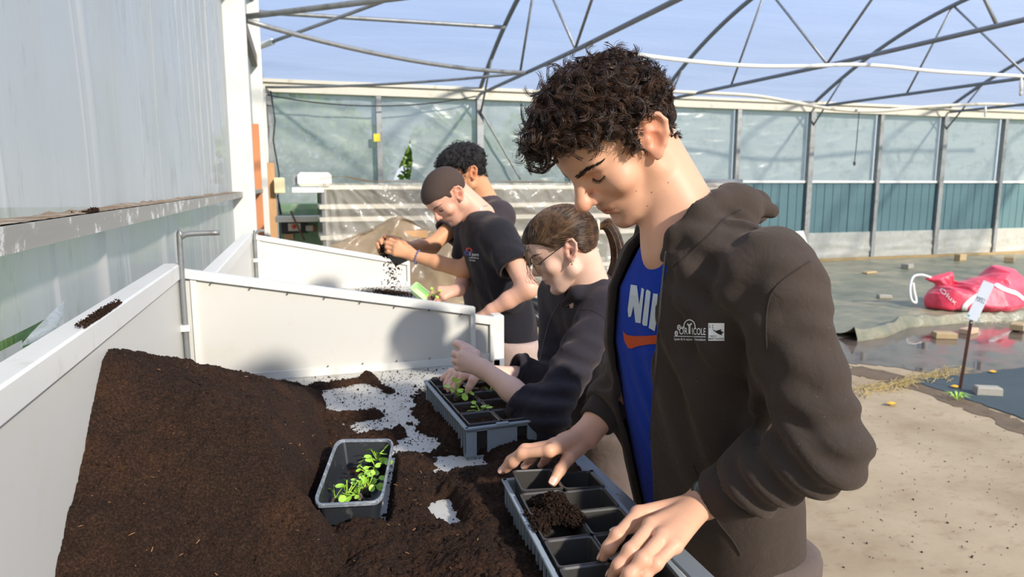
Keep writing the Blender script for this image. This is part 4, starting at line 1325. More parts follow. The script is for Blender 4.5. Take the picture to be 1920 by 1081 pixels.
J1R = dict(wrist=Rwr, mcp=[zt(1030, 845, 1.054), zt(1040, 833, 1.052), zt(1053, 827, 1.046), zt(1067, 826, 1.036)],
           fingers=[[zt(979, 850, 1.042), zt(962, 866, 1.022), zt(949, 880, 1.002)],
                    [zt(984, 842, 1.038), zt(958, 863, 1.018), zt(942, 881, .998)],
                    [zt(1010, 843, 1.026), zt(995, 860, 1.006), zt(984, 873, .992)],
                    [zt(1038, 846, 1.016), zt(1024, 860, 1.0), zt(1014, 872, .988)]],
           thumb=[zt(1086, 838, 1.032), zt(1066, 858, 1.030), zt(1050, 881, 1.016), zt(1037, 903, 1.0)],
           arm=[(Rwr, .0265), (Rwr * .6 + Rel * .4, .036), (Rwr * .3 + Rel * .7, .042)])
nfront = H1.w((.030, 0, -.075)); nback = H1.w((-.045, 0, -.025))
def neck1(P):
    d = cap(P, H1.w((-.026, 0, -.030)), NB1, .053, .056)
    d = smin(d, cap(P, H1.w((-.048, 0, -.034)), NB1 + [.015, .01, .005], .032, .050), .03)
    d = smin(d, cap(P, H1.w((-.006, 0, -.056)), NB1 + [-.030, 0, -.03], .026, .045), .02)
    d = smin(d, cap(P, NB1 + [0, 0.0, -.02], Lsh + [.01, .05, -.03], .045, .04), .05)
    return smin(d, cap(P, NB1 + [-.012, 0, -.03], NB1 + [.035, .02, -.14], .054, .055), .04)
def skin1(P): return smin(H1.sdf(P), neck1(P), .012)
lo, hi = bounds([H1.w((.13, .09, .14)), H1.w((.13, -.09, -.12)), H1.w((-.11, .09, .14)), H1.w((-.11, -.09, -.1)), NB1 + [.08, .08, -.12], NB1 + [-.08, -.10, -.12]], .01)
vh, qh = sdf_mesh(skin1, lo, hi, .0026)
parts = [(vh, qh)]; cols = [np.where((np.abs(H1.l(vh)[:, 0:1]) < 1), head_colors(H1.l(vh), H1.opt), 1)]
for J in (J1L, J1R):
    lo, hi = bounds(hand_pts(J), .03)
    v, q = sdf_mesh(lambda P, J=J: hand_sdf(P, J), lo, hi, .0022)
    parts.append((v, q)); cols.append(hand_colors(v, J))
# trunk and upper arms under the clothes
TORSO1 = [(.78, .818, 1.18, .202, .130), (.95, .778, 1.165, .212, .138), (1.10, .732, 1.138, .214, .138), (1.25, .685, 1.100, .207, .133), (1.36, .654, 1.060, .184, .118), (1.44, .642, 1.035, .138, .092), (1.50, .640, 1.015, .080, .068)]
def trunk1(P):
    d, u, v = sections(P, [(z, a, b, c * .82, e * .74) for z, a, b, c, e in TORSO1], 184)
    for s, e, w in ((Lsh, Lel, Lwr), (Rsh, Rel, Rwr)):
        d = smin(d, cap(P, s, e, .044, .038), .03); d = smin(d, cap(P, e, e * .5 + w * .5, .038, .036), .01)
    return d
lo, hi = bounds([Lsh, Rsh, Lel, Rel, (.6, 1.0, .76), (.95, 1.3, 1.5)], .07)
parts.append(sdf_mesh(trunk1, lo, hi, .018)); cols.append(np.ones((len(parts[-1][0]), 3)))
V, Q = join_meshes(parts)
boy = fast_obj('person', V, Q, M_SKIN1)
set_colors(boy, np.concatenate(cols))
tag(boy, 'person in a dark zip hoodie over a blue T-shirt, bending over empty pots', 'person')
bvh_face = bvh_of(vh, qh)
for J, vq, up in ((J1L, parts[1], (0.1, -.3, 1)), (J1R, parts[2], (-.1, -.6, 1))):
    nails(boy, J, up, M_NAIL, 1.0, bvh_of(*vq))

# ---- hoodie
HOOD_PTS = [A(1248, 482, 1.12), A(1268, 442, 1.105), A(1312, 398, 1.10), A(1365, 380, 1.15), A(1412, 388, 1.26), A(1350, 382, 1.36), A(1262, 395, 1.38), A(1208, 430, 1.33)]
HOOD_R = [.010, .014, .019, .026, .028, .026, .024, .018]
f184 = np.array([math.cos(math.radians(184)), math.sin(math.radians(184)), 0]); l184 = np.array([-f184[1], f184[0], 0])
cuffL = Lwr * .86 + Lel * .14; axL = (Lel - Lwr) / np.linalg.norm(Lel - Lwr)
cuffR = Rwr * .80 + Rel * .20; axR = (Rel - Rwr) / np.linalg.norm(Rel - Rwr)
FOLD1 = [(A(1375, 400, 1.13), (.07, .09, .05), (.5, .3, 1), .034, .0045, 10), (A(1340, 480, 1.10), (.10, .10, .10), (.2, -.6, 1), .05, .0045, 11), (A(1500, 560, 1.0), (.06, .06, .08), (.2, .3, 1), .04, .003, 12), (A(1500, 880, 1.0), .085, axL + np.array([0, 0, .5]), .045, .0075, 1), (A(1560, 800, .98), .07, (0.1, 0.2, 1), .05, .005, 2),
         (A(1420, 915, 1.05), .05, axL, .034, .0060, 3), (A(1300, 720, 1.12), (.16, .12, .22), l184 + np.array([0, 0, .16]), .070, .0065, 4),
         (A(1420, 640, 1.08), (.12, .10, .20), l184 + np.array([0, 0, -.35]), .06, .0075, 5), (A(1530, 640, 1.0), (.08, .08, .14), (.3, -.5, .6), .075, .004, 6),
         (A(1460, 960, 1.12), (.12, .1, .08), (.1, .3, 1), .05, .005, 7), (Rel, .12, (0, .3, 1), .05, .006, 8), (A(1120, 760, 1.38), .07, axR, .035, .005, 9)]
def hood_outer(P):
    d, u, v = sections(P, TORSO1, 184)
    dt = d
    d = smin(d, cap(P, NB1 + [.01, 0, -.045], Lsh + [0, .015, -.012], .060, .058), .05)
    d = smin(d, cap(P, NB1 + [.01, 0.02, -.045], Rsh, .060, .058), .05)
    fo = folds(P, FOLD1); d = d + fo; sl = []
    for s, e, w, ax, c in ((Lsh, Lel, Lwr, axL, cuffL), (Rsh, Rel, Rwr, axR, cuffR)):
        m = e * .45 + w * .55
        q = cap(P, s + [0, 0, -.01], e, .067, .056)
        q = smin(q, cap(P, e, m, .055, .050), .03)
        q = smin(q, cap(P, m, w - ax * .02, .050, .039), .02) + fo
        pl = (P - _v(c + ax * .032)) @ _v(-ax)
        pl = np.where(np.sqrt(((P - _v(c)) ** 2).sum(1)) < .12, pl, -1.0).astype(np.float32)
        d = smin(d, smax(q, pl, .003), .045); sl.append(q)
    return d, u, v, sl, dt
def hood_roll(P):
    d = chain(P, HOOD_PTS, HOOD_R, .02)
    # loose hood hanging behind the neck
    e = cap(P, A(1392, 402, 1.15), A(1330, 410, 1.33), .030, .034)
    e = smin(e, chain(P, [A(1345, 372, 1.11), A(1400, 374, 1.16), A(1448, 396, 1.20)], [.012, .014, .012], .02), .022)
    e = smax(e, -chain(P, [A(1395, 412, 1.08), A(1440, 424, 1.12)], [.014, .014], .01), .014)
    return smin(d, e, .03)
def hoodie(P):
    d, u, v, sl, dt = hood_outer(P)
    shell = smax(d, -(d + .013), .004)
    for q in sl: shell = smax(shell, -(q + .013), .003)
    # neck opening
    nk = chain(P, [NB1 + [-.03, 0, -.05], NB1 + [-.02, 0, .0], NB1 + [-.045, .0, .10]], [.052, .062, .085], .02)
    shell = smax(shell, -nk, .008)
    z = P[:, 2]
    ul = np.interp(z, [.80, .95, 1.10, 1.25, 1.36, 1.42], [-.022, .008, .040, .070, .068, .054])
    ur = np.interp(z, [.80, .95, 1.10, 1.25, 1.36, 1.42], [-.090, -.092, -.090, -.096, -.104, -.104])
    cut = np.maximum(np.maximum(np.maximum(u - ul, ur - u), .02 - v), dt - .022).astype(np.float32)
    shell = smax(shell, -cut, .004)
    roll = hood_roll(P)
    roll = smax(roll, -(nk + .004), .012)
    shell = smin(shell, roll, .014)
    return shell
lo, hi = bounds([Lsh, Rsh, Lel, Rel, Lwr, Rwr, (.56, 1.0, .79), (.95, 1.3, .79)] + HOOD_PTS, .085)
lo[2] = .775
Vc, Qc = sdf_mesh(hoodie, lo, hi, .0048)
hd = fast_obj('hoodie', Vc, Qc, M_HOODIE, boy)
bvh_hood = bvh_of(Vc, Qc)
# rib cuffs
def cuff_obj(c, ax, r0, r1, L, mat, parent, name='cuff', turn=24):
    t = Vector(ax); u = t.orthogonal().normalized(); w = t.cross(u)
    v = []; f = []; n = 60
    prof = [(0, r0 - .008), (-.001, r0 - .002), (.002, r0 + .001), (L * .5, (r0 + r1) / 2 + .001), (L - .004, r1 + .002), (L, r1 - .006)]
    for x, r in prof:
        for k in range(n):
            a = 2 * math.pi * k / n; rr = r + (.0009 if k % 2 else 0)
            v.append(Vector(c) + t * x + (u * math.cos(a) + w * math.sin(a)) * rr)
    for i in range(len(prof) - 1):
        for k in range(n): f.append((i * n + k, i * n + (k + 1) % n, (i + 1) * n + (k + 1) % n, (i + 1) * n + k))
    return mesh_obj(name, [tuple(p) for p in v], f, mat, parent, True)
cuff_obj(cuffL - axL * .010, axL, .0420, .0470, .055, M_RIB, hd)
cuff_obj(cuffR - axR * .008, axR, .037, .041, .055, M_RIB, hd)
# ---- blue T-shirt
def tshirt(P):
    d, u, v = sections(P, [(z, a, b, c - .024, e - .020) for z, a, b, c, e in TORSO1], 184)
    d = smin(d, cap(P, NB1 + [.005, 0, -.055], Lsh + [-.01, .04, -.02], .050, .045), .05)
    d = d + folds(P, [(A(1205, 800, 1.25), (.1, .1, .2), l184 + np.array([0, 0, .2]), .06, .003, 21)])
    nk = chain(P, [NB1 + [-.050, .0, -.006], NB1 + [-.02, 0, .02], NB1 + [-.045, .0, .10]], [.046, .056, .085], .02)
    return smax(smax(d, -(d + .02), .004), -nk, .006)
V, Q = sdf_mesh(tshirt, (.52, .80, .80), (.96, 1.34, 1.54), .005)
ts = fast_obj('tshirt', V, Q, M_BLUE, boy)
bvh_ts = bvh_of(V, Q)
# trousers and shoes
legs(boy, (.84, 1.06, .80), (.83, 1.26, .80), (.84, 1.05, .46), (.83, 1.27, .46), (.90, 1.03, 0.0), (.88, 1.29, 0.0), M_TROUSER, .86)
# ---- zip, seams, prints
M_ZIP = plain('zip_metal', (96, 92, 88), 0.4, 0.6, 0.3, 400)
M_SEAM = cloth_mat('seam_thread', (52, 45, 42), 0)
M_PRINTW = plain('white_print', (250, 250, 248), 0.7, 0, 0.04)
M_PRINTK = plain('black_print', (24, 24, 26), 0.7)
seam('zip_edge', bvh_hood, [(1249, 470), (1243, 520), (1236, 600), (1230, 680), (1224, 760), (1219, 840), (1216, 900)], .0022, M_ZIP, hd, 0)
seam('seam', bvh_hood, [(1520, 489), (1490, 508), (1462, 530), (1442, 560), (1436, 610), (1438, 660)], .0016, M_SEAM, hd)
seam('seam', bvh_hood, [(1262, 498), (1290, 478), (1330, 440), (1365, 405), (1390, 392)], .0018, M_SEAM, hd)
seam('seam', bvh_hood, [(1300, 872), (1322, 920), (1345, 975), (1372, 1010), (1390, 1040)], .0016, M_SEAM, hd)
# ---- lettering on the T-shirt (as far as the open hoodie shows it)
M_PRINTG = plain('pale_print', (206, 214, 220), 0.8, 0, 0.06, 300)
M_ORANGE = plain('orange_flock', (226, 92, 40), 0.95, 0, 0.25, 300, bump=0.8, bscale=900)
nik = [[(0.02, 0.30), (.10, .98), (.34, 1.0), (.46, .52), (.52, .98), (.62, .96), (.54, .06), (.34, .04), (.24, .46), (.16, .16), (.06, .12)],
       [(.60, .06), (.70, .94), (.76, .98), (.88, .94), (.80, .04), (.66, .02)],
       [(.86, .0), (.98, .92), (1.16, .94), (1.14, .64), (1.34, .98), (1.62, .96), (1.42, .50), (1.62, -.02), (1.34, -.02), (1.16, .30), (1.10, -.04)]]
nik = [[((x - .5) * 2, y) for x, y in p] for p in nik]
decal('lettering', nik, bvh_ts, (1200, 609), (1224, 616), (1203, 537), M_PRINTG, ts, .0012, .006)
sw = [(-.1, .46), (.05, .30), (.35, .26), (.70, .28), (1.3, .36), (1.3, -.06), (.9, -.10), (.5, -.20), (.22, -.34), (.10, -.30), (-.04, .0)]
decal('swoosh', [[((x - .54) * 2, y) for x, y in sw]], bvh_ts, (1200, 640), (1224, 641), (1200, 600), M_ORANGE, ts, .0016, .006)
# ---- white chest prints on the hoodie
pr = []
pr += text_polys('OR', 0.40, 0.22, 0.18, width=.40) + text_polys('ICOLE', 0.40, 0.80, 0.18, width=.64)
pr += stroke([(0.0, .10), (1.44, .10)], .025)
pr += text_polys('Lycee de la nature - Hennebont', 0.15, 0.0, -.06, width=1.44)
pr += stroke([(.70 + .26 * math.cos(a), .50 + .28 * math.sin(a)) for a in np.linspace(-.2, math.pi + .2, 16)], .035)
pr += stroke([(.70, .20), (.70, .60)], .09) + stroke([(.70, .52), (.60, .62)], .06) + stroke([(.70, .54), (.80, .64)], .06)
for cx_, cy_, r_ in ((.10, .22, .09), (.22, .46, .10)):
    pr += stroke([(cx_ + r_ * .7 * math.cos(a), cy_ + r_ * math.sin(a)) for a in np.linspace(0, 6.28, 12)], .03)
    pr += stroke([(cx_ - r_ * .3, cy_ - r_ * .4), (cx_ + r_ * .1, cy_), (cx_ - r_ * .2, cy_ + r_ * .5)], .03)
pr += text_polys('le', 0.16, .34, .42)
decal('chest_print', pr, bvh_hood, (1265, 634), (1306, 635), (1265, 588), M_PRINTW, hd, .0012, .004)
sq = decal('crest_print', [[(0, 0), (1, 0), (1, 1), (0, 1)]], bvh_hood, (1328, 638), (1358, 638), (1328, 605), M_PRINTW, hd, .0010, .004)
er = [[(.24, .70), (.45, .56), (.82, .66), (.78, .55), (.98, .50), (.82, .40), (.88, .30), (.60, .40), (.36, .55)]]
for a in (30, 150, 210, 330):
    c, s = math.cos(math.radians(a)), math.sin(math.radians(a))
    er.append([(.18 + .04 * c, .82 + .04 * s), (.18 + .13 * c - .03 * s, .82 + .13 * s + .03 * c), (.18 + .15 * c, .82 + .15 * s), (.18 + .13 * c + .03 * s, .82 + .13 * s - .03 * c)])
er += text_polys('BRETAGNE', 0.17, .02, .06, width=.96) + text_polys('region', 0.14, .05, .24, width=.45)
decal('crest_marks', er, bvh_hood, (1328, 638), (1358, 638), (1328, 605), M_PRINTK, hd, .0016, .004)
# ---- wrist watch
M_WATCH = plain('watch_steel', (70, 78, 82), 0.25, 0.8, 0.1)
wc = Lwr * 0.93 + Lel * 0.07
cuff_obj(wc - axL * .008, axL, .0305, .0305, .016, M_BLACK, boy, 'watch_strap')
tocam = CAMP - wc; tocam /= np.linalg.norm(tocam)
nn_ = tocam * .5 + np.array([-.2, 0, .6]); nn_ = nn_ - axL * np.dot(nn_, axL); nn_ /= np.linalg.norm(nn_)
MB().tube([wc + nn_ * .026, wc + nn_ * .034, wc + nn_ * .036], [.017, .017, .015], 16).build('watch_face', M_WATCH, boy, True)
# ---- face details
def on_face(H, bv, p, lift=0.0):
    q = H.w(p); h = bv.find_nearest(Vector(q))
    return np.array(h[0]) + np.array(h[1]) * lift
M_LASH = plain('dark_lashes', (30, 20, 16), 0.6)
def face_hair(H, bv, parent, mat, seed=0, n=70, brow=True, sc=1.0, lashes=True, dens=1.0):
    R = np.random.default_rng(seed)
    for s in (1, -1):
        if brow:
            P_ = []; r_ = []
            for i in range(int(n * dens)):
                t = R.uniform(0, 1)
                x = np.interp(t, [0, .4, 1], [.0975, .0895, .066]); y = np.interp(t, [0, .4, 1], [.011, .030, .051]); z = np.interp(t, [0, .45, 1], [.0335, .0405, .0375]) + R.normal(0, .0016) * (1.15 - t)
                a = on_face(H, bv, (x, s * y, z), .0002)
                b_ = on_face(H, bv, (x - .006, s * (y + .0065), z + (.003 - .004 * t)), .0008)
                P_.append(np.stack([a, (a + b_) / 2 + H.dirw((.0006, 0, 0)), b_])); r_.append([.00042 * sc, .00036 * sc, .00012])
            v, q = strands(np.array(P_), np.array(r_)); fast_obj('eyebrow', v, q, mat, parent)
        if lashes:
            ln = [on_face(H, bv, (x, s * y, z), .0004) for x, y, z in ((.080, .019, .0125), (.0835, .025, .0095), (.0845, .032, .0083), (.082, .039, .0092), (.0745, .046, .0125))]
            mb = MB().tube(smooth_path(ln, 4), .0009 * sc, 5)
            for i in range(22):
                t = i / 21 * (len(ln) - 1.001); k = int(t); a = ln[k] * (1 - t + k) + ln[k + 1] * (t - k)
                b_ = a + H.dirw((.0050, s * .002 * (i / 11 - 1), -.0030)) * sc
                mb.tube([a, (a + b_) / 2 - H.dirw((0, 0, .0008)), b_], [.0004 * sc, .0003 * sc, .0001], 3)
            mb.build('eyelashes', M_LASH, parent, True)
face_hair(H1, bvh_face, boy, M_LASH, 4, 200)
# small moles on cheek and neck
mb = MB()
for px, py in ((1201, 297), (1253, 342), (1222, 360), (1193, 358), (1214, 386)):
    q, nn = cast(bvh_face, px, py)
    if q is not None: mb.tube([q - nn * .0005, q + nn * .0005], [.0012, .0008], 6)
mb.build('moles', plain('mole', (120, 72, 52), 0.6), boy, True)

# ---- hair
def scalp_points(H, bv, n, seed, low_off=0.0, zmin=None):
    R = np.random.default_rng(seed); out = []
    c = np.array([0.0, 0, .045])
    while len(out) < n:
        d = R.normal(size=3); d /= np.linalg.norm(d)
        o_ = c + d * .16
        h = bv.ray_cast(Vector(H.w(o_)), Vector(H.dirw(-d)), .2)
        if h[0] is None: continue
        p = H.l(np.array(h[0])[None])[0]
        if p[2] < hair_low(p[None], H.opt)[0] + low_off: continue
        if abs(p[1]) > .078: continue
        nn = H.R.T @ np.array(h[1])
        out.append((p, nn))
    return out
def hair_cap(H, parent, mat, thick, name='hair', h=.004, rough=0.0, low=0.0, noise=None):
    "hair volume hugging the skull, ending at the hairline"
    def f(P):
        L = ((P - _v(H.o)) @ _v(H.R)) / np.float32(H.s)
        d = ell(L, (-.004, 0, .048), (.098, .074, .080))
        d = smin(d, ell(L, (-.042, 0, .028), (.060, .066, .062)), .03)
        d = smin(d, ell(L, (.042, 0, .050), (.052, .060, .052)), .025)
        t = thick(L)
        if noise: t = t + noise(L)
        hl = (hair_low(L, H.opt) + low).astype(np.float32)
        edge = (L[:, 2] - hl)
        t = t * np.clip(edge / .012 + 0.35, -0.5, 1)
        d = d - t
        return smax(d, -edge * .7, .004) * np.float32(H.s)
    lo, hi = bounds([H.w((a, b, c)) for a in (-.14, .15) for b in (-.11, .11) for c in (-.08, .17)], .005)
    V, Q = sdf_mesh(f, lo, hi, h)
    return fast_obj(name, V, Q, mat, parent), V, Q
def curly_hair(H, bv, parent, mat, n, seed, len_f, rad=.008, strands_per=4, sr=.0009, base=True):
    R = np.random.default_rng(seed)
    pts = scalp_points(H, bv, n, seed)
    NP = 18; P_ = []; r_ = []
    down = H.R.T @ np.array([0, 0, -1.0])
    for p, nn in pts:
        L = len_f(p) * R.uniform(.75, 1.2)
        flow = np.array([.40, 0, .1]) * np.clip((p[0] + .06) / .1, 0, 1) + np.array([-.2, .0, -.4]) * np.clip(-(p[0] + .02) / .06, 0, 1) + down * .18
        flow = flow + R.normal(0, .45, 3)
        d0 = nn * 1.0 + flow * .35; d0 /= np.linalg.norm(d0)
        d1 = nn * .30 + flow * 1.0 + down * (.55 if p[0] > .05 and abs(p[1]) < .05 else .15); d1 /= np.linalg.norm(d1)
        t = np.linspace(0, 1, NP)[:, None]
        ctr = p + L * (d0 * t * (1 - .5 * t) + d1 * (.55 * t * t))
        cr = min(rad, L * .26) * R.uniform(.6, 1.25)
        turns = R.uniform(1.0, 2.0) * min(1, L / .03); ph = R.uniform(0, 6.28); sg = R.choice((-1, 1))
        ax = d0 + d1; ax /= np.linalg.norm(ax)
        u = np.cross(ax, R.normal(size=3)); u /= np.linalg.norm(u); w = np.cross(ax, u)
        th = ph + sg * turns * 2 * np.pi * t
        env = np.clip(t * 2.2, 0, 1) * cr
        lock = ctr + env * (np.cos(th) * u + np.sin(th) * w)
        for k in range(strands_per):
            off = R.normal(0, .0014, 3)
            st_ = lock + off * np.clip(t * 2, 0.2, 1) + R.normal(0, .0012, 3) * t * t * 1.5
            P_.append(H.w(st_)); r_.append(np.linspace(1.15, .35, NP) * sr * R.uniform(.7, 1.3) * H.s)
    v, q = strands(np.array(P_), np.array(r_))
    return fast_obj('curls', v, q, mat, parent)
def len1(p):
    top = np.clip((p[2] - .045) / .05, 0, 1); fr = np.clip((p[0] + .03) / .08, 0, 1)
    side = .006 + .018 * np.clip((p[2] + .03) / .07, 0, 1)
    return side + top * (.012 + .022 * fr)
def thick1(L):
    top = np.clip((L[:, 2] - .045) / .06, 0, 1); fr = np.clip((L[:, 0] + .05) / .09, 0, 1)
    return (.004 + .004 * np.clip(L[:, 2] / .04, 0, 1) + .007 * np.clip((-.03 - L[:, 0]) / .02, 0, 1) * np.clip((.03 - L[:, 2]) / .03, 0, 1) + top * (.006 + .010 * fr)).astype(np.float32)
def lumps(amp, k):
    def g(L):
        return (amp * (np.sin(L[:, 0] * k + 2 * np.sin(L[:, 1] * k * .7)) * np.sin(L[:, 1] * k * 1.1 + L[:, 2] * k * .8) + .6 * np.sin(L[:, 2] * k * 1.7 + L[:, 0] * k))).astype(np.float32)
    return g
M_CAP1 = hair_mat('hair_underlayer', (20, 14, 10), (38, 26, 19), 0.9)
hc, _, _ = hair_cap(H1, boy, M_CAP1, thick1, 'hair', .0045, noise=lumps(.004, 150))
curly_hair(H1, bvh_face, hc, M_HAIR1, 1150, 11, len1, .0115, 9, .00075)
# ================================================================ the other three people
def gen_hand(w, d, back, side, curl, sc=1.0, thumb=None, spread=1.0, palm=.088):
    "generic posed hand: wrist, direction to the knuckles, back-of-hand direction, direction of the index side"
    w, d, back, side = [np.asarray(x, float) for x in (w, d, back, side)]
    d = d / np.linalg.norm(d); back = back - d * np.dot(back, d); back /= np.linalg.norm(back)
    s = np.cross(d, back); s = s if np.dot(s, side) > 0 else -s
    mcp = []; fin = []
    for i, (off, L) in enumerate(((.026, (.042, .026, .021)), (.009, (.046, .029, .022)), (-.008, (.043, .027, .021)), (-.024, (.034, .020, .019)))):
        m = w + (d * (palm - .005 * abs(i - 1)) + s * off * spread + back * .004) * sc
        mcp.append(m); a = 0; q = m; pts = []
        cu = curl[i] if hasattr(curl[0], '__len__') else curl
        for k in range(3):
            a += math.radians(cu[k])
            dr = d * math.cos(a) - back * math.sin(a) + s * off * 2.0 * (spread - .8) * math.cos(a)
            q = q + dr / np.linalg.norm(dr) * L[k] * sc
            pts.append(q)
        fin.append(pts)
    th = thumb if thumb is not None else (1.0, .5, .3)
    t0 = w + (d * .022 + s * .018 - back * .006) * sc
    dr = d * th[0] + s * th[1] - back * th[2]; dr /= np.linalg.norm(dr)
    dr2 = dr * .8 + d * .5 - s * .25; dr2 /= np.linalg.norm(dr2)
    t1 = t0 + dr * .042 * sc; t2 = t1 + dr2 * .032 * sc; t3 = t2 + dr2 * .026 * sc
    return dict(wrist=w, mcp=mcp, fingers=fin, thumb=[t0, t1, t2, t3])
def figure(label, H, NB, torso, yaw, arms, skinm, hh=.0036, hand_h=.0028, sc=1.0):
    "skin mesh: head, neck, trunk, arms and hands"
    Lsh_, Rsh_ = arms[0]['sh'], arms[1]['sh']
    def f(P):
        d = cap(P, H.w((-.026, 0, -.030)), NB, .051 * sc, .052 * sc)
        d = smin(d, cap(P, H.w((-.050, 0, -.012)), NB + [.015, .0, .005], .036 * sc, .046 * sc), .03)
        d = smin(d, cap(P, H.w((-.004, 0, -.056)), NB + [-.022, 0, -.03], .026 * sc, .040 * sc), .02)
        d = smin(d, cap(P, NB + [0, 0, -.045], Lsh_ + [0, .06, -.04], .036 * sc, .03 * sc), .04)
        d = smin(d, cap(P, NB + [0, 0, -.02], NB + [.03, 0, -.13], .05 * sc, .05 * sc), .04)
        return smin(H.sdf(P), d, .012)
    lo, hi = bounds([H.w((.13, .09, .14)), H.w((.13, -.09, -.12)), H.w((-.11, .09, .14)), H.w((-.11, -.09, -.1)), NB + [.08, .08, -.10], NB + [-.08, -.08, -.10]], .012)
    vh_, qh_ = sdf_mesh(f, lo, hi, hh)
    parts = [(vh_, qh_)]; cols = [head_colors(H.l(vh_), H.opt)]
    for a in arms:
        J = a['J']; J['arm'] = [(a['wr'], .0245 * sc), (a['wr'] * .55 + a['el'] * .45, .033 * sc), (a['el'], .039 * sc)]
        lo, hi = bounds(hand_pts(J), .035)
        def g(P, J=J, a=a):
            return smin(hand_sdf(P, J, sc=sc), cap(P, a['el'], a['el'] * .35 + a['sh'] * .65, .039 * sc, .043 * sc), .02)
        lo2, hi2 = bounds(hand_pts(J) + [a['el'] * .35 + a['sh'] * .65], .05)
        v, q = sdf_mesh(g, lo2, hi2, hand_h)
        parts.append((v, q)); cols.append(hand_colors(v, J, sc))
    def trunk(P):
        d, u, v = sections(P, [(z, a, b, c * .80, e * .72) for z, a, b, c, e in torso], yaw)
        for a in arms: d = smin(d, cap(P, a['sh'], a['el'], .042 * sc, .036 * sc), .03)
        return d
    t = np.array(torso); lo, hi = bounds([a[k] for a in arms for k in ('sh', 'el')] + [(t[:, 1].min() - .1, t[:, 2].min() - .15, t[0, 0]), (t[:, 1].max() + .1, t[:, 2].max() + .15, t[-1, 0])], .06)
    v, q = sdf_mesh(trunk, lo, hi, .020)
    parts.append((v, q)); cols.append(np.ones((len(v), 3)))
    V, Q = join_meshes(parts)
    p = fast_obj('person', V, Q, skinm); set_colors(p, np.concatenate(cols))
    tag(p, label, 'person')
    return p, bvh_of(vh_, qh_), parts
def top_garment(name, parent, H, NB, torso, yaw, arms, mat, fl, h=.0065, neck_r=(.050, .058), r_up=.062, r_el=.056, r_cuff=.048, hem=None, hood=None, shell=.016, neck_off=(-.035, 0, -.02)):
    """shirt or hoodie: arms carry 'cut' = (point, axis toward the shoulder) where the sleeve ends"""
    def f(P):
        d, u, v = sections(P, torso, yaw)
        fo = folds(P, fl); d = d + fo; sl = []
        for a in arms:
            d = smin(d, cap(P, NB + [.01, 0, -.055], a['sh'], .052, .052), .05)
            e = cap(P, a['sh'] + [0, 0, -.01], a['el'], r_up, r_el)
            if a.get('long'):
                e = smin(e, cap(P, a['el'], a['cut'][0] - a['cut'][1] * .04, r_el, r_cuff), .03)
            e = e + fo
            c, ax = a['cut']
            pl = ((P - _v(c)) @ _v(-ax)).astype(np.float32)
            if a.get('long'):
                pl = np.where(np.sqrt(((P - _v(c)) ** 2).sum(1)) < .11, pl, -1.0).astype(np.float32)
            d = smin(d, smax(e, pl, .003), .04 if not a.get('long') else .03)
            sl.append(e + shell)
        s = smax(d, -(d + shell), .004)
        for e in sl: s = smax(s, -e, .003)
        nk = chain(P, [NB + np.array(neck_off), NB + [-.01, 0, .02], NB + [-.03, 0, .10]], [neck_r[0], neck_r[1], .075], .02)
        s = smax(s, -nk, .006)
        if hood is not None:
            r = hood(P); r = smax(r, -(nk + .003), .01); s = smin(s, r, .014)
        return s.astype(np.float32)
    t = np.array(torso)
    lo, hi = bounds([a[k] for a in arms for k in ('sh', 'el')] + [a['cut'][0] for a in arms] + [(t[:, 1].min() - .1, t[:, 2].min() - .14, t[0, 0]), (t[:, 1].max() + .1, t[:, 2].max() + .14, t[-1, 0] + .04)], .07)
    lo[2] = t[0, 0] - .02
    V, Q = sdf_mesh(f, lo, hi, h)
    return fast_obj(name, V, Q, mat, parent), bvh_of(V, Q)
def unit(v): v = np.asarray(v, float); return v / np.linalg.norm(v)

# ---------------------------------------------------------------- girl
M_SKIN2 = skin_mat('skin_fair', (232, 190, 168))
M_HAIR2 = hair_mat('brown_hair', (58, 40, 28), (128, 96, 68), 0.38)
M_NAVY = cloth_mat('dark_navy_hoodie', (46, 43, 50), 0.25)
H2 = Head((.699, 1.768, 1.367), 163, 30, 2, .92, dict(ear=24, nose=.1085, chin=.0805, lip=(.84, .56, .56)))
NB2 = A(1108, 548, 1.96)
T2 = [(.80, .865, 1.91, .165, .105), (.95, .850, 1.90, .160, .105), (1.08, .825, 1.885, .158, .104), (1.18, .805, 1.87, .160, .098), (1.25, .795, 1.862, .148, .084), (1.31, .790, 1.858, .080, .055)]
a2L = dict(sh=np.array([.785, 1.71, 1.215]), el=A(1024, 780, 1.72), wr=A(908, 692, 1.80), long=True)
a2R = dict(sh=np.array([.770, 2.015, 1.215]), el=A(1040, 720, 2.02), wr=A(905, 697, 1.93), long=True)
SG = .90
gA = lambda px, py, d: A(px, py, d)
a2L['J'] = dict(wrist=a2L['wr'], mcp=[gA(872, 655, 1.815), gA(866, 666, 1.80), gA(865, 678, 1.80), gA(868, 690, 1.805)],
                fingers=[[gA(858, 645, 1.83), gA(855, 643, 1.85), gA(862, 648, 1.865)], [gA(853, 663, 1.825), gA(853, 662, 1.85), gA(862, 662, 1.865)],
                         [gA(854, 676, 1.825), gA(856, 674, 1.85), gA(864, 672, 1.862)], [gA(858, 689, 1.825), gA(861, 686, 1.845), gA(868, 684, 1.855)]],
                thumb=[gA(892, 665, 1.83), gA(876, 652, 1.86), gA(864, 645, 1.87), gA(858, 642, 1.875)])
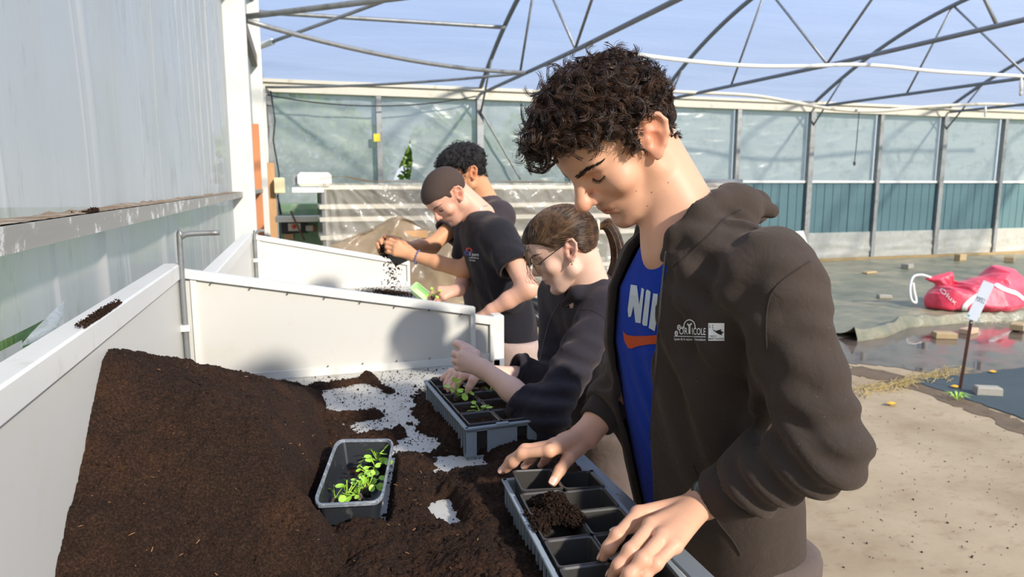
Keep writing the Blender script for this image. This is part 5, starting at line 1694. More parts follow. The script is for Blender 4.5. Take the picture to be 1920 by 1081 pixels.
a2R['J'] = dict(wrist=a2R['wr'], mcp=[gA(868, 706, 1.90), gA(858, 703, 1.92), gA(850, 700, 1.94), gA(845, 697, 1.955)],
                fingers=[[gA(858, 718, 1.89), gA(852, 728, 1.885), gA(850, 735, 1.885)], [gA(848, 714, 1.91), gA(843, 724, 1.90), gA(841, 731, 1.90)],
                         [gA(841, 710, 1.93), gA(837, 719, 1.92), gA(836, 726, 1.92)], [gA(836, 704, 1.95), gA(832, 708, 1.945), gA(829, 711, 1.945)]],
                thumb=[gA(890, 706, 1.90), gA(885, 716, 1.87), gA(880, 725, 1.865), gA(877, 733, 1.865)])
for a, c in ((a2L, (968, 752, 1.752)), (a2R, (968, 690, 1.96))):
    ax = unit(a['el'] - a['wr']); a['cut'] = (A(*c), ax); a['near'] = .085
girl, bv2, parts2 = figure('person in glasses and a dark hoodie planting seedlings in the farther crate', H2, NB2, T2, 185, (a2L, a2R), M_SKIN2, .0030, .0024, SG)
def hood2(P):
    pts = [A(1058, 570, 1.92), A(1080, 548, 1.89), A(1122, 538, 1.92), A(1152, 538, 2.02), A(1108, 540, 2.08), A(1066, 550, 2.05)]
    d = chain(P, pts, [.010, .016, .024, .028, .022, .014], .02)
    return smin(d, cap(P, A(1150, 566, 1.97), A(1140, 562, 2.06), .032, .032), .03)
fl2 = [(a2L['el'], .10, (.2, .2, 1), .045, .007, 31), (A(1080, 690, 1.78), .08, (.5, 0, 1), .05, .005, 32), (A(1000, 780, 1.74), .05, unit(a2L['el'] - a2L['wr']), .03, .005, 33), (A(1040, 640, 1.85), (.1, .12, .15), (.2, 1, .3), .06, .006, 34), (a2R['el'], .1, (0, .3, 1), .05, .006, 35)]
g_top, bv_g = top_garment('hoodie', girl, H2, NB2, T2, 185, (a2L, a2R), M_NAVY, fl2, .0058, (.036, .043), .056, .052, .047, hood=hood2)
for a in (a2L, a2R): cuff_obj(a['cut'][0] - a['cut'][1] * .004, a['cut'][1], .040, .045, .03, M_NAVY, g_top)
seam('seam', bv_g, [(1085, 580), (1110, 582), (1135, 600), (1140, 640), (1138, 680)], .0009, M_SEAM, g_top)
seam('zip_edge', bv_g, [(1048, 570), (1032, 600), (1020, 640), (1012, 680)], .0013, M_ZIP, g_top)
legs(girl, (.86, 1.82, .80), (.86, 1.98, .80), (.87, 1.81, .45), (.87, 1.99, .45), (.92, 1.80, 0), (.92, 2.0, 0), M_TROUSER, .84, (.090, .064, .052))
nails(girl, a2L['J'], (0, -1, .3), M_NAIL, .9, bvh_of(*parts2[1]))
nails(girl, a2R['J'], (-.4, -.6, .5), M_NAIL, .9, bvh_of(*parts2[2]))
face_hair(H2, bv2, girl, hair_mat('brown_brow', (70, 48, 34), (96, 68, 48), .6), 8, 80, sc=.8)
# hair swept to a ponytail
M_CAP2 = hair_mat('brown_hair_base', (64, 45, 32), (112, 84, 60), 0.6)
H2.opt['hl_x'] = [-.12, -.085, -.045, -.034, -.022, .000, .012, .024, .034, .055, .080, .11]
H2.opt['hl_z'] = [-.062, -.058, -.040, -.004, .022, .024, .020, .022, .040, .058, .074, .080]
capg, cV, cQ = hair_cap(H2, girl, M_CAP2, lambda L: np.full(len(L), .0085, np.float32), 'hair', .0045)
TIE_D = 1.975
tie = H2.l(A(1121, 426, TIE_D)[None])[0]
c0 = np.array([-.005, 0, .045])
bv_cap2 = bvh_of(cV, cQ)
R = np.random.default_rng(21); P_ = []; r_ = []
def skull_r(d): 
    return 1 / np.sqrt((d[..., 0] / .103) ** 2 + (d[..., 1] / .0775) ** 2 + (d[..., 2] / .084) ** 2)
NPG = 16
for p, nn in scalp_points(H2, bv2, 2200, 22, .002):
    d0 = unit(p - c0); d1 = unit(tie - c0 + R.normal(0, .006, 3))
    t = np.linspace(0, 1, NPG)[:, None]
    dd = d0 * (1 - t) + d1 * t + np.array([0, 0, .10]) * np.sin(np.pi * t) * (1 if p[2] > .06 else -.4)
    dd /= np.linalg.norm(dd, axis=1, keepdims=True)
    off = .004 + .010 * np.sin(np.pi * np.clip(t * .9 + .1, 0, 1)) * R.uniform(.55, 1.1) + .0008 * R.normal()
    q = H2.w(c0 + dd * (skull_r(dd)[:, None] + off))
    cw = H2.w(c0); lift = R.uniform(.0002, .0022)
    for i in range(NPG):
        vv = unit(q[i] - cw); h = bv_cap2.ray_cast(Vector(cw + vv * .2), Vector(-vv), .2)
        if h[0] is not None: q[i] = np.array(h[0]) + vv * (lift + (.003 * math.sin(math.pi * i / NPG) if p[2] > .05 else 0))
    P_.append(q); r_.append(np.full(NPG, .00058))
v, q = strands(np.array(P_), np.array(r_)); fast_obj('swept_hair', v, q, M_HAIR2, capg)
P_ = []; r_ = []
tw = A(1121, 426, TIE_D)
for i in range(560):
    a = R.uniform(0, 6.28); rr = R.uniform(0, 1) ** .5
    o1 = R.normal(0, .004, 3); sp = np.array([math.cos(a), math.sin(a)]) * rr
    kp = [(1121, 426), (1138, 420), (1152, 445), (1158 + 5 * sp[0], 480), (1150 + 13 * sp[0], 520), (1140 + 13 * sp[0] + R.normal(0, 4), 548 + R.normal(0, 9))]
    dp = [1.98, 1.985, 1.99, 1.995 + .012 * sp[1], 1.99 + .02 * sp[1], 1.985 + .02 * sp[1]]
    wd2 = [.5, .9, 1.2, 1.2, 1, .6]
    pts = [A(k[0], k[1], d) + np.array([sp[0] * .5, sp[1], sp[0]]) * .019 * w for k, d, w in zip(kp, dp, wd2)]
    pts = np.array(smooth_path(pts, 3)); P_.append(pts); r_.append(np.linspace(.0008, .0005, len(pts)))
v, q = strands(np.array(P_), np.array(r_)); fast_obj('ponytail', v, q, M_HAIR2, capg)
P_ = []; r_ = []
for i in range(36):                                  # loose strands framing the face
    j = R.normal(0, 1, 3)
    k = i % 3
    if k < 2: kp = [(1030 + 3 * j[0], 418), (1002 + 3 * j[1], 440), (990 + 3 * j[1], 470 + 2 * j[0]), (988 + 4 * j[2], 500), (996 + 4 * j[1], 522 + 4 * j[0]), (1012 + 8 * j[2], 533 + 3 * j[1])]
    else: kp = [(1040, 430), (1020 + 2 * j[0], 445), (1012 + 3 * j[1], 465), (1013 + 2 * j[0], 480), (1016 + 3 * j[0], 498), (1022 + 4 * j[0], 512)]
    d0 = 1.885 if k < 2 else 1.87
    pts = np.array(smooth_path([A(x, y, d0 + .015 * abs(math.sin(i)) - .01 * m) for m, (x, y) in enumerate(kp)], 4))
    P_.append(pts); r_.append(np.linspace(.0005, .00025, len(pts)))
v, q = strands(np.array(P_), np.array(r_)); fast_obj('loose_strands', v, q, M_HAIR2, capg)
M_TIE = plain('cream_hair_tie', (226, 212, 178), 0.7, 0, 0.1)
MB().tube([tw + np.array([.016 * math.cos(a) * .3, .014 * math.cos(a) * .8, .018 * math.sin(a)]) for a in np.linspace(0, 6.28, 17)], .0055, 8).build('hair_tie', M_TIE, girl, True)
# glasses and earring
M_GOLD = plain('thin_gold_frame', (150, 128, 90), 0.3, 0.9)
M_DARKF = plain('dark_frame', (52, 50, 50), 0.4, 0.4)
gl = None
for s in (1, -1):
    ring = [H2.w((.1035 - .35 * max(0, abs(.034 + .024 * math.cos(a)) - .03), s * (.034 + .024 * math.cos(a)), .006 + .021 * math.sin(a))) for a in np.linspace(0, 6.283, 25)]
    o = MB().tube(ring, .0012, 6).build('glasses' if gl is None else 'lens_rim', M_GOLD, gl or girl, True)
    if gl is None: gl = o
    MB().tube([H2.w((.094, s * .057, .012)), H2.w((.05, s * .071, .019)), H2.w((-.004, s * .0795, .026)), H2.w((-.028, s * .080, .012))], .0013, 6).build('temple', M_DARKF, gl, True)
MB().tube([H2.w((.1045, .011, .010)), H2.w((.108, 0, .013)), H2.w((.1045, -.011, .010))], .0011, 6).build('bridge', M_GOLD, gl, True)
ep = H2.w((.004, .083, -.028))
MB().tube([ep + [0, -.002, .004], ep + [.002, -.004, -.001], ep + [0, -.002, -.006]], .0018, 6).build('earring', plain('gold', (222, 196, 140), .25, .9), girl, True)
# seedling held by the girl
seedling(A(857, 648, 1.86), .022, 'small seedling pinched in raised fingers above the farther crate', 61, (.2, .2), 3, False, 'seedlings held in hands')

# ---------------------------------------------------------------- boy with the shaved head
M_SKIN3 = skin_mat('skin_pink', (226, 172, 146))
M_BLACKT = cloth_mat('black_tshirt', (34, 34, 40), 0.1)
H3 = Head((.606, 2.852, 1.501), 195, 54, 0, .94, dict(ear=30, nose=.113, chin=.082, stubble=.92,
     hl_x=[-.12, -.085, -.055, -.036, -.030, .006, .010, .022, .030, .050, .072, .11], hl_z=[-.040, -.036, -.020, .004, .034, .038, .004, .006, .044, .052, .066, .070]))
NB3 = A(899, 404, 2.92)
T3 = [(.885, .865, 2.83, .165, .112), (1.0, .848, 2.83, .163, .112), (1.12, .815, 2.825, .162, .112), (1.25, .775, 2.815, .165, .108), (1.34, .748, 2.81, .160, .096), (1.40, .735, 2.81, .120, .074), (1.44, .727, 2.81, .07, .05)]
a3L = dict(sh=np.array([.765, 2.665, 1.355]), el=A(990, 540, 2.64), wr=A(924, 580, 2.68))
a3R = dict(sh=np.array([.730, 2.98, 1.355]), el=np.array([.715, 3.03, 1.14]), wr=A(862, 543, 2.88))
a3L['J'] = gen_hand(a3L['wr'], A(902, 594, 2.70) - a3L['wr'], (0, -.3, 1), (-.5, .8, 0), (35, 35, 25), .95, (1, .4, .2))
a3R['J'] = gen_hand(a3R['wr'], A(828, 551, 2.86) - a3R['wr'], (0, -.7, .7), (0, .5, .6), (35, 30, 20), .95, (1, .3, .5))
for a in (a3L, a3R):
    ax = unit(a['sh'] - a['el']); a['cut'] = (a['sh'] * .38 + a['el'] * .62, ax); a['near'] = .13
buzz, bv3, parts3 = figure('person in a black printed T-shirt and necklace, leaning a hand behind the partition', H3, NB3, T3, 182, (a3L, a3R), M_SKIN3, .0036, .0030, .97)
fl3 = [(A(900, 560, 2.75), (.15, .15, .2), (.2, 1, .2), .09, .006, 41), (A(950, 600, 2.75), (.15, .15, .15), (.2, 1, -.4), .07, .007, 42), (a3L['cut'][0], .08, (.4, .6, .3), .06, .004, 43)]
t3, bv_t3 = top_garment('tshirt', buzz, H3, NB3, T3, 182, (a3L, a3R), M_BLACKT, fl3, .0066, (.044, .050), .070, .080, .08, neck_off=(-.030, 0, -.005))
legs(buzz, (.86, 2.74, .82), (.86, 2.92, .82), (.87, 2.73, .46), (.87, 2.93, .46), (.92, 2.72, 0), (.92, 2.94, 0), cloth_mat('pinkish_trousers', (178, 156, 146), 0), .90)
face_hair(H3, bv3, buzz, hair_mat('brow3', (60, 44, 34), (80, 60, 46), .6), 9, 70, sc=1.0)
N = NT('shaved_hair'); n1 = N.noise(500, 3, .6); n2 = N.noise(12, 3, .6)
N.col(N.mix(n2.outputs[0], N.ramp(n1.outputs[0], [(.3, (46, 34, 29)), (.7, (84, 66, 56))]).outputs[0], lin((70, 54, 46)))); N.s(Roughness=.85); N.bump(n1.outputs[0], .6, .002)
hair_cap(H3, buzz, N.m, lambda L: np.full(len(L), .0042, np.float32), 'hair', .0042)
M_SILVER = plain('silver_chain', (214, 214, 212), .25, .9)
ch = []
for px, py in ((893, 416), (895, 404), (899, 394), (906, 387), (914, 385)):
    q, nn = cast(bv3, px, py)
    if q is not None: ch.append(q + unit(CAMP - q) * .002)
if len(ch) > 2: MB().tube(smooth_path(ch, 5), .0022, 6).build('necklace', M_SILVER, buzz, True)
M_PR, M_PB = plain('red_print', (214, 62, 66), .7), plain('blue_print', (64, 84, 176), .7)
arc = lambda cx_, cy_, r_, a0, a1, w: stroke([(cx_ + r_ * math.cos(math.radians(a)), cy_ + r_ * math.sin(math.radians(a))) for a in np.linspace(a0, a1, 10)], w)
decal('print_mark_red', arc(.30, .80, .20, -40, 190, .10), bv_t3, (873, 485), (897, 487), (873, 464), M_PR, t3, .002, .01)
decal('print_mark_blue', arc(.15, .55, .17, 20, 330, .09), bv_t3, (873, 485), (897, 487), (873, 464), M_PB, t3, .002, .01)
decal('lettering', text_polys('3 jours', .42, .30, .35, width=.75) + text_polys('solidaires', .2, .32, .12, width=.72) + text_polys('Group', .2, .32, -.12, width=.45), bv_t3, (873, 485), (897, 487), (873, 464), M_PRINTW, t3, .002, .01)
seedling(A(812, 553, 2.84), .04, 'small seedling plug held over the far bench beside the green tray', 63, (.3, .3), 4, True, 'seedlings held in hands')

# ---------------------------------------------------------------- boy with black hair, behind
M_SKIN4 = skin_mat('skin_tan', (214, 156, 116))
M_HAIR4 = hair_mat('black_hair', (20, 18, 18), (48, 44, 44), .4)
M_CHAR = cloth_mat('charcoal_tshirt', (62, 56, 60), 0.1)
H4 = Head((.746, 3.147, 1.593), 186, 24, 0, .94, dict(ear=20, nose=.112))
NB4 = A(908, 376, 3.26)
T4 = [(.885, .900, 3.21, .185, .120), (1.05, .875, 3.205, .183, .122), (1.20, .850, 3.20, .185, .125), (1.34, .840, 3.195, .185, .122), (1.43, .845, 3.19, .150, .098), (1.50, .845, 3.19, .08, .065)]
a4L = dict(sh=np.array([.87, 3.015, 1.415]), el=A(872, 506, 2.99), wr=A(776, 480, 3.02))
a4R = dict(sh=np.array([.80, 3.365, 1.405]), el=A(808, 462, 3.30), wr=A(763, 463, 3.14))
a4L['J'] = gen_hand(a4L['wr'], A(748, 468, 3.01) - a4L['wr'], (.2, -1, .1), (0, 0, 1), (28, 40, 30), 1.0, (1, .6, .3))
a4R['J'] = gen_hand(a4R['wr'], A(740, 458, 3.12) - a4R['wr'], (0, .9, .5), (0, -.2, 1), (30, 40, 30), 1.0, (1, .6, .3))
for a in (a4L, a4R):
    ax = unit(a['sh'] - a['el']); a['cut'] = (a['sh'] * .42 + a['el'] * .58, ax); a['near'] = .13
dark, bv4, parts4 = figure('person in a charcoal T-shirt and bead bracelet holding up a pot of soil', H4, NB4, T4, 188, (a4L, a4R), M_SKIN4, .0042, .0032, .97)
fl4 = [(A(840, 500, 3.0), (.15, .15, .2), (.2, 1, .2), .09, .006, 51), (A(950, 430, 3.1), .1, (.4, .6, .3), .08, .004, 52)]
top_garment('tshirt', dark, H4, NB4, T4, 188, (a4L, a4R), M_CHAR, fl4, .0078, (.044, .050), .070, .074, .07, neck_off=(-.030, 0, -.005))
legs(dark, (.89, 3.11, .82), (.89, 3.30, .82), (.90, 3.10, .46), (.90, 3.31, .46), (.95, 3.09, 0), (.95, 3.32, 0), M_TROUSER, .90)
M_CAP4 = hair_mat('black_hair_base', (16, 14, 14), (34, 31, 31), .9)
hc4, _, _ = hair_cap(H4, dark, M_CAP4, lambda L: (.010 + .018 * np.clip((L[:, 2] - .02) / .05, 0, 1)).astype(np.float32), 'hair', .006, noise=lumps(.004, 130))
curly_hair(H4, bv4, hc4, M_HAIR4, 700, 31, lambda p: .018 + .024 * np.clip((p[2] - .02) / .05, 0, 1), .008, 4, .0013)
# bead bracelet on the left wrist
bw = a4L['wr'] * .93 + a4L['el'] * .07; bax = Vector(unit(a4L['el'] - a4L['wr'])); bu = bax.orthogonal().normalized(); bwv = bax.cross(bu)
mb = MB()
for k in range(18):
    a = 2 * math.pi * k / 18; c = Vector(bw) + (bu * math.cos(a) + bwv * math.sin(a)) * .0285
    mb.tube([c - bax * .004, c, c + bax * .004], [.002, .0045, .002], 6)
mb.build('bead_bracelet', plain('blue_beads', (92, 110, 160), .4), dark, True)
# pot of soil in the hands and soil falling from it
pc = A(733, 467, 3.07)
hp_ = bpy.data.objects.new('nursery_pot', POT); COL.objects.link(hp_); hp_.scale = (1.25, 1.25, 1.15); hp_.location = pc + np.array([0, 0, -.04]); hp_.rotation_euler = (.5, .9, .3)
tag(hp_, 'black pot of soil tipped in raised hands over the far bench', 'pot')
a_, b_ = lump('x', pc + [-.015, -.01, .0], (.045, .045, .04), 900, 77, None)
o = crumbs('soil_ball', a_, b_ * 1.6, None, 78); tag(o, 'handful of dark soil gripped over the far bench', 'soil', kind='stuff')
R = np.random.default_rng(80); n = 170
zz = R.uniform(0, 1, n) ** 1.2
p0, p1 = A(733, 492, 3.05), A(737, 548, 3.10)
pt = p0 * (1 - zz)[:, None] + p1 * zz[:, None] + R.normal(0, 1, (n, 3)) * np.array([.018, .018, .01])
o = crumbs('falling_soil', pt, R.uniform(.002, .006, n), None, 81); tag(o, 'dark crumbs of soil falling from the tipped pot onto the far bench', 'soil', kind='stuff')
# ================================================================ things on the floor, right side
def fgrid(x0, x1, y0, y1, nx_, ny_):
    return np.meshgrid(np.linspace(x0, x1, nx_), np.linspace(y0, y1, ny_), indexing='ij')
N = NT('green_groundsheet')
n1 = N.noise(1.6, 6, .65); n2 = N.noise(6, 5, .7, stretch=(.5, 2, 1))
c = N.ramp(n1.outputs[0], [(.32, (108, 112, 94)), (.52, (138, 134, 110)), (.68, (174, 158, 126))]).outputs[0]
mr = N.n('ShaderNodeMapRange'); mr.inputs[1].default_value = .5; mr.inputs[2].default_value = .75; mr.inputs[4].default_value = .6
N.l(n2.outputs[0], mr.inputs[0]); c = N.mix(mr.outputs[0], c, lin((92, 100, 86)))
N.col(c); N.s(Roughness=.32); N.bump(n2.outputs[0], .8, .03)
M_SHEET = N.m
X, Y = fgrid(5.26, 17.0, 5.3, 11.4, 150, 90)
edge_y = np.interp(X, [3.4, 5.24, 5.7, 6.3, 7.1, 7.9, 17], [5.25, 5.42, 5.50, 5.80, 5.82, 5.70, 5.6])
t = ((Y - 5.3) / 6.1) ** 2.2; Yw = edge_y + t * (11.4 - edge_y)
Z = .012 + .012 * vnoise(X, Yw, .5, 61) + .02 * np.maximum(0, vnoise(X, Yw, .22, 62) - .62)
Z += .035 * np.maximum(0, vnoise(X, Yw, .11, 64) - .6) + .13 * np.clip((Yw - edge_y) / .05, 0, 1) * np.exp(-np.maximum(0, Yw - edge_y - .06) / .10) * (.45 + .55 * vnoise(X, Yw * 0, .30, 63)) + .018 * np.exp(-((Yw - edge_y) / .2) ** 2) * np.sin(X * 19 + 3 * np.sin(X * 5))
Z = np.maximum(Z, .004); Z[:, 0] = .002
sh = fast_obj('groundsheet', np.stack([X, Yw, Z], -1).reshape(-1, 3), grid_faces(150, 90), M_SHEET)
tag(sh, 'wrinkled grey-green plastic groundsheet along the back wall, edge folded up', 'groundsheet')
# wet floor
N = NT('wet_floor'); n1 = N.noise(2.2, 6, .6); n2 = N.noise(18, 4, .6)
N.col(N.ramp(n1.outputs[0], [(.3, (74, 62, 54)), (.7, (120, 104, 92))]).outputs[0])
rr2 = N.ramp(n1.outputs[0], [(.42, (22, 22, 22)), (.62, (130, 130, 130))]); N.l(rr2.outputs[0], N.b.inputs['Roughness'])
N.bump(n2.outputs[0], .03, .003); M_WET = N.m
def flat_poly(name, pts, z, mat, sub=8, jag=.04, seed=1, parent=None, th=.003):
    R = random.Random(seed); ring = []
    for i in range(len(pts)):
        a = np.array(pts[i]); b = np.array(pts[(i + 1) % len(pts)])
        for k in range(sub):
            p = a + (b - a) * k / sub
            ring.append((p[0] + R.uniform(-jag, jag), p[1] + R.uniform(-jag, jag)))
    n = len(ring)
    v = [(x, y, z) for x, y in ring] + [(x, y, z - th) for x, y in ring]
    f = [tuple(range(n))] + [(i, i + n, (i + 1) % n + n, (i + 1) % n) for i in range(n)]
    return mesh_obj(name, v, f, mat, parent)
fz = lambda px, py: tuple(onZ(px, py, 0)[:2])
o = flat_poly('puddle', [fz(1560, 668), fz(1590, 682), fz(1660, 686), fz(1740, 700), fz(1800, 704), fz(1920, 690), fz(2100, 660), fz(2100, 585), fz(1920, 592), fz(1800, 600), fz(1700, 606), fz(1590, 632), fz(1500, 645)], .0045, M_WET, 6, .03, 3)
tag(o, 'shallow reflecting puddle between the groundsheet and the bare concrete', 'puddle')
M_MUD = plain('dark_mud', (112, 94, 72), .9, 0, .3, 6, dirt=(80, 66, 50), dscale=9)
o = flat_poly('mud_strip', [fz(1590, 684), fz(1640, 692), fz(1680, 702), fz(1730, 712), fz(1800, 742), fz(1860, 768), fz(1930, 795), fz(2000, 830), fz(1990, 838), fz(1910, 812), fz(1840, 778), fz(1770, 752), fz(1700, 728), fz(1640, 712), fz(1590, 702)], .0035, M_MUD, 6, .035, 4)
tag(o, 'strip of dark mud along the edge of the black weed cloth', 'mud')
M_CLOTH = plain('black_weed_cloth', (66, 78, 80), .75, 0, .2, 5, bump=.3, bscale=40, dirt=(96, 92, 84), dscale=7, dlo=.58, dhi=.8)
o = flat_poly('weed_cloth', [fz(1706, 714), fz(1760, 706), fz(1800, 703), fz(1920, 690), fz(2050, 672), fz(2200, 800), fz(2000, 812), fz(1920, 786), fz(1840, 758), fz(1770, 734)], .008, M_CLOTH, 5, .012, 5, th=.006)
tag(o, 'black weed cloth under the sign stake on the right', 'weed cloth')
M_BRICK = [plain('tan_brick', (184, 160, 120), .85, 0, .2, 20, bump=.3), plain('pale_brick', (206, 172, 142), .85, 0, .2, 20, bump=.3), plain('grey_block', (168, 162, 148), .9, 0, .15, 25, bump=.3)]
def brick(px, py, w, d, h, rot, m, label, name='brick', z=0.0, cat='brick'):
    c = onZ(px, py, z)
    o = MB().box((-w / 2, -d / 2, 0), (w / 2, d / 2, h), .008).build(name, M_BRICK[m])
    o.location = (c[0], c[1], z + .001); o.rotation_euler = (0, 0, math.radians(rot))
    return tag(o, label, cat, 'loose bricks weighing down the sheets')
brick(1770, 634, .20, .12, .065, -25, 0, 'tan brick at the edge of the puddle, left of the sign stake')
brick(1816, 625, .20, .10, .060, 15, 1, 'pale brick just behind the sign stake')
brick(1908, 617, .22, .12, .070, 30, 0, 'tan brick on the sheet edge at the right, beyond the sign', z=.02)
brick(1851, 740, .17, .085, .065, -28, 2, 'grey block lying on the black weed cloth')
brick(1658, 559, .17, .10, .05, -20, 2, 'grey slab alone in the middle of the groundsheet', z=.02)
brick(1701, 503, .22, .13, .09, 20, 2, 'squat grey stone near the back wall', 'stone', .02, 'stone')
brick(1800, 488, .22, .12, .13, 10, 0, 'upright tan brick against the back wall, behind the bag', z=.02)
brick(1892, 490, .42, .16, .10, 35, 0, 'large tan brick near the back wall at the far right', z=.02)
brick(1630, 512, .30, .10, .03, 15, 0, 'flat brown lump on the sheet near the wall', 'clod', .02, 'clod')
# sign on a stake
b0 = onZ(1800, 728, .008); dp = float((b0 - CAMP) @ FWD)
M_RUST = plain('rusty_stake', (104, 72, 58), .8, .3, .2, 20)
M_PLATE = plain('white_sign_plate', (206, 212, 218), .3, 0, .05, 10)
top = A(1821, 600, dp - .01)
st_ = MB().bar(b0, top, .022, .008).build('sign_stake', M_RUST)
tag(st_, 'small white label plate on a rusty stake in the black weed cloth', 'sign')
MB().tube([A(1820, 606, dp - .02), A(1826, 590, dp - .02)], .007, 6).build('bracket', M_GALV, st_)
pc_ = [A(1811.5, 595, dp - .02), A(1831, 603, dp - .04), A(1865, 533, dp - .06), A(1844, 525, dp - .04)]
nrm = unit(np.cross(pc_[1] - pc_[0], pc_[3] - pc_[0])); nrm = nrm if nrm @ (CAMP - b0) > 0 else -nrm
MB().hexa([p - nrm * .003 for p in pc_] + [p + nrm * .003 for p in pc_]).build('plate', M_PLATE, st_)
def flat_text(polys, o_, ex, ey, n_, mat, parent, name):
    V = []; F = []
    for p in polys:
        i0 = len(V); V += [tuple(o_ + ex * x + ey * y + n_ * .0042) for x, y in p]; F.append(tuple(range(i0, len(V))))
    return mesh_obj(name, V, F, mat, parent)
M_INK = plain('dark_ink', (84, 88, 94), .6)
ex = pc_[1] - pc_[0]; ey = pc_[3] - pc_[0]; W_ = np.linalg.norm(ex)
flat_text(text_polys('PORTE 2', .17, .08, .47, width=.8), pc_[0], ex, ey / np.linalg.norm(ey) * W_ * 1.0 * np.linalg.norm(ey) / W_ , nrm, M_INK, st_, 'lettering')
flat_text([[(.06, .04), (.2, .04), (.2, .09), (.06, .09)]], pc_[0], ex, ey, nrm, plain('green_ink', (70, 150, 130), .6), st_, 'green_mark')
# second white plate behind the boy's shoulder
q = [A(1500, 478, 4.6), A(1524, 490, 4.6), A(1506, 432, 4.55), A(1488, 434, 4.55)]
b1_ = onZ(1505, 700, 0)
s2 = MB().bar((b1_[0] + .35, b1_[1] + .3, 0), tuple((q[0] + q[1]) / 2), .02, .008).build('sign_stake', M_RUST)
tag(s2, 'white label plate just behind the shoulder of the zip hoodie', 'sign')
MB().hexa([p + np.array([0, .004, 0]) for p in q] + [p - np.array([0, .004, 0]) for p in q]).build('plate', M_PVC, s2)
# red bag
N = NT('red_woven_bag'); n1 = N.noise(4, 4, .6)
N.col(N.ramp(n1.outputs[0], [(.35, (214, 42, 70)), (.65, (240, 92, 112))]).outputs[0]); N.s(Roughness=.45)
N.b.inputs['Sheen Weight'].default_value = .2
nb = N.noise(9, 4, .6, distort=1.0); N.bump(nb.outputs[0], .35, .02); M_BAG = N.m
bc = onZ(1822, 585, .02); BD = float((bc - CAMP) @ FWD) + .28
bA = lambda px, py, dd=0: A(px, py, BD + dd)
def bag(P):
    d = ell(P, bA(1850, 556), (.50, .38, .24)); d = smin(d, ell(P, bA(1885, 530, .05), (.26, .28, .28)), .12)
    d = smin(d, ell(P, bA(1790, 560, -.05), (.36, .30, .17)), .10)
    d = smin(d, cap(P, bA(1770, 520), bA(1728, 516, -.02), .10, .035), .08)
    d = smin(d, cap(P, bA(1745, 572), bA(1790, 570, -.1), .05, .10), .08)
    d = smax(d, -ell(P, bA(1808, 500, .05), (.14, .22, .09)), .05)
    d = smax(d, -cap(P, bA(1840, 515, -.25), bA(1858, 525, -.35), .05, .04), .06)
    d = smax(d, -cap(P, bA(1735, 538, -.2), bA(1770, 535, -.3), .045, .06), .05)
    d = d + folds(P, [(bA(1800, 550, -.2), .3, (1, .2, .5), .22, .022, 71), (bA(1880, 545, -.2), .3, (.4, .3, 1), .20, .020, 72), (bA(1840, 520, -.1), .25, (1, 0, -.8), .12, .016, 73), (bA(1790, 545, -.2), .2, (1, 0, 1), .07, .010, 74), (bA(1870, 540, -.2), .25, (1, 0, -1), .08, .012, 75)])
    for n_, hh_ in BAGCUT: d = smax(d, P @ _v(n_) - hh_, .012)
    return smax(d, .022 - P[:, 2], .02)
BAGCUT = []
lo, hi = bounds([bA(1715, 590, -.3), bA(1960, 480, .45), bA(1960, 590, -.4), bA(1715, 490, .4)], .12); lo[2] = 0
V, Q = sdf_mesh(bag, lo, hi, .03)
_r = np.random.default_rng(6); _c = []
for _ in range(26):
    n_ = _r.normal(size=3); n_[2] = abs(n_[2]); n_[1] -= .7; n_ /= np.linalg.norm(n_)
    _c.append((n_, float((V @ n_).max()) - _r.uniform(.03, .10)))
BAGCUT = _c
V, Q = sdf_mesh(bag, lo, hi, .014)
bg_ = tag(fast_obj('gardening_bag', V, Q, M_BAG), 'large red woven bag with white straps slumped on the groundsheet', 'bag')
bvb = bvh_of(V, Q)
M_STRAP = plain('white_strap', (228, 226, 220), .6)
def strap(pix, w, name='strap'):
    pts = []
    for p in smooth_path([(a, b, 0) for a, b in pix], 6):
        h, nn = cast(bvb, p[0], p[1])
        if h is not None: pts.append((h, nn))
    if len(pts) < 3: return
    v = []; f = []
    for i, (h, nn) in enumerate(pts):
        t = unit(pts[min(i + 1, len(pts) - 1)][0] - pts[max(i - 1, 0)][0]); s = unit(np.cross(t, nn))
        v += [h + nn * .008 - s * w, h + nn * .014, h + nn * .008 + s * w]
    for i in range(len(pts) - 1): f += [(3 * i, 3 * i + 3, 3 * i + 4, 3 * i + 1), (3 * i + 1, 3 * i + 4, 3 * i + 5, 3 * i + 2)]
    mesh_obj(name, [tuple(p) for p in v], f, M_STRAP, bg_, True)
strap([(1809, 588), (1809, 575), (1818, 565), (1832, 555), (1845, 548)], .030)
strap([(1866, 533), (1885, 543), (1905, 550), (1918, 560)], .030)
MB().tube(smooth_path([bA(1745, 520, -.02), bA(1728, 515, -.05), bA(1712, 519, -.06), bA(1706, 540, -.08), bA(1709, 562, -.1), bA(1718, 566, -.1), bA(1714, 545, -.08), bA(1712, 530, -.06)], 5), .016, 6).build('strap_loop', M_STRAP, bg_, True)
decal('lettering', text_polys('Olux', .9, 0, 0, width=1.6), bvb, (1760, 545), (1779, 562), (1767, 534), M_STRAP, bg_, .010, .03)
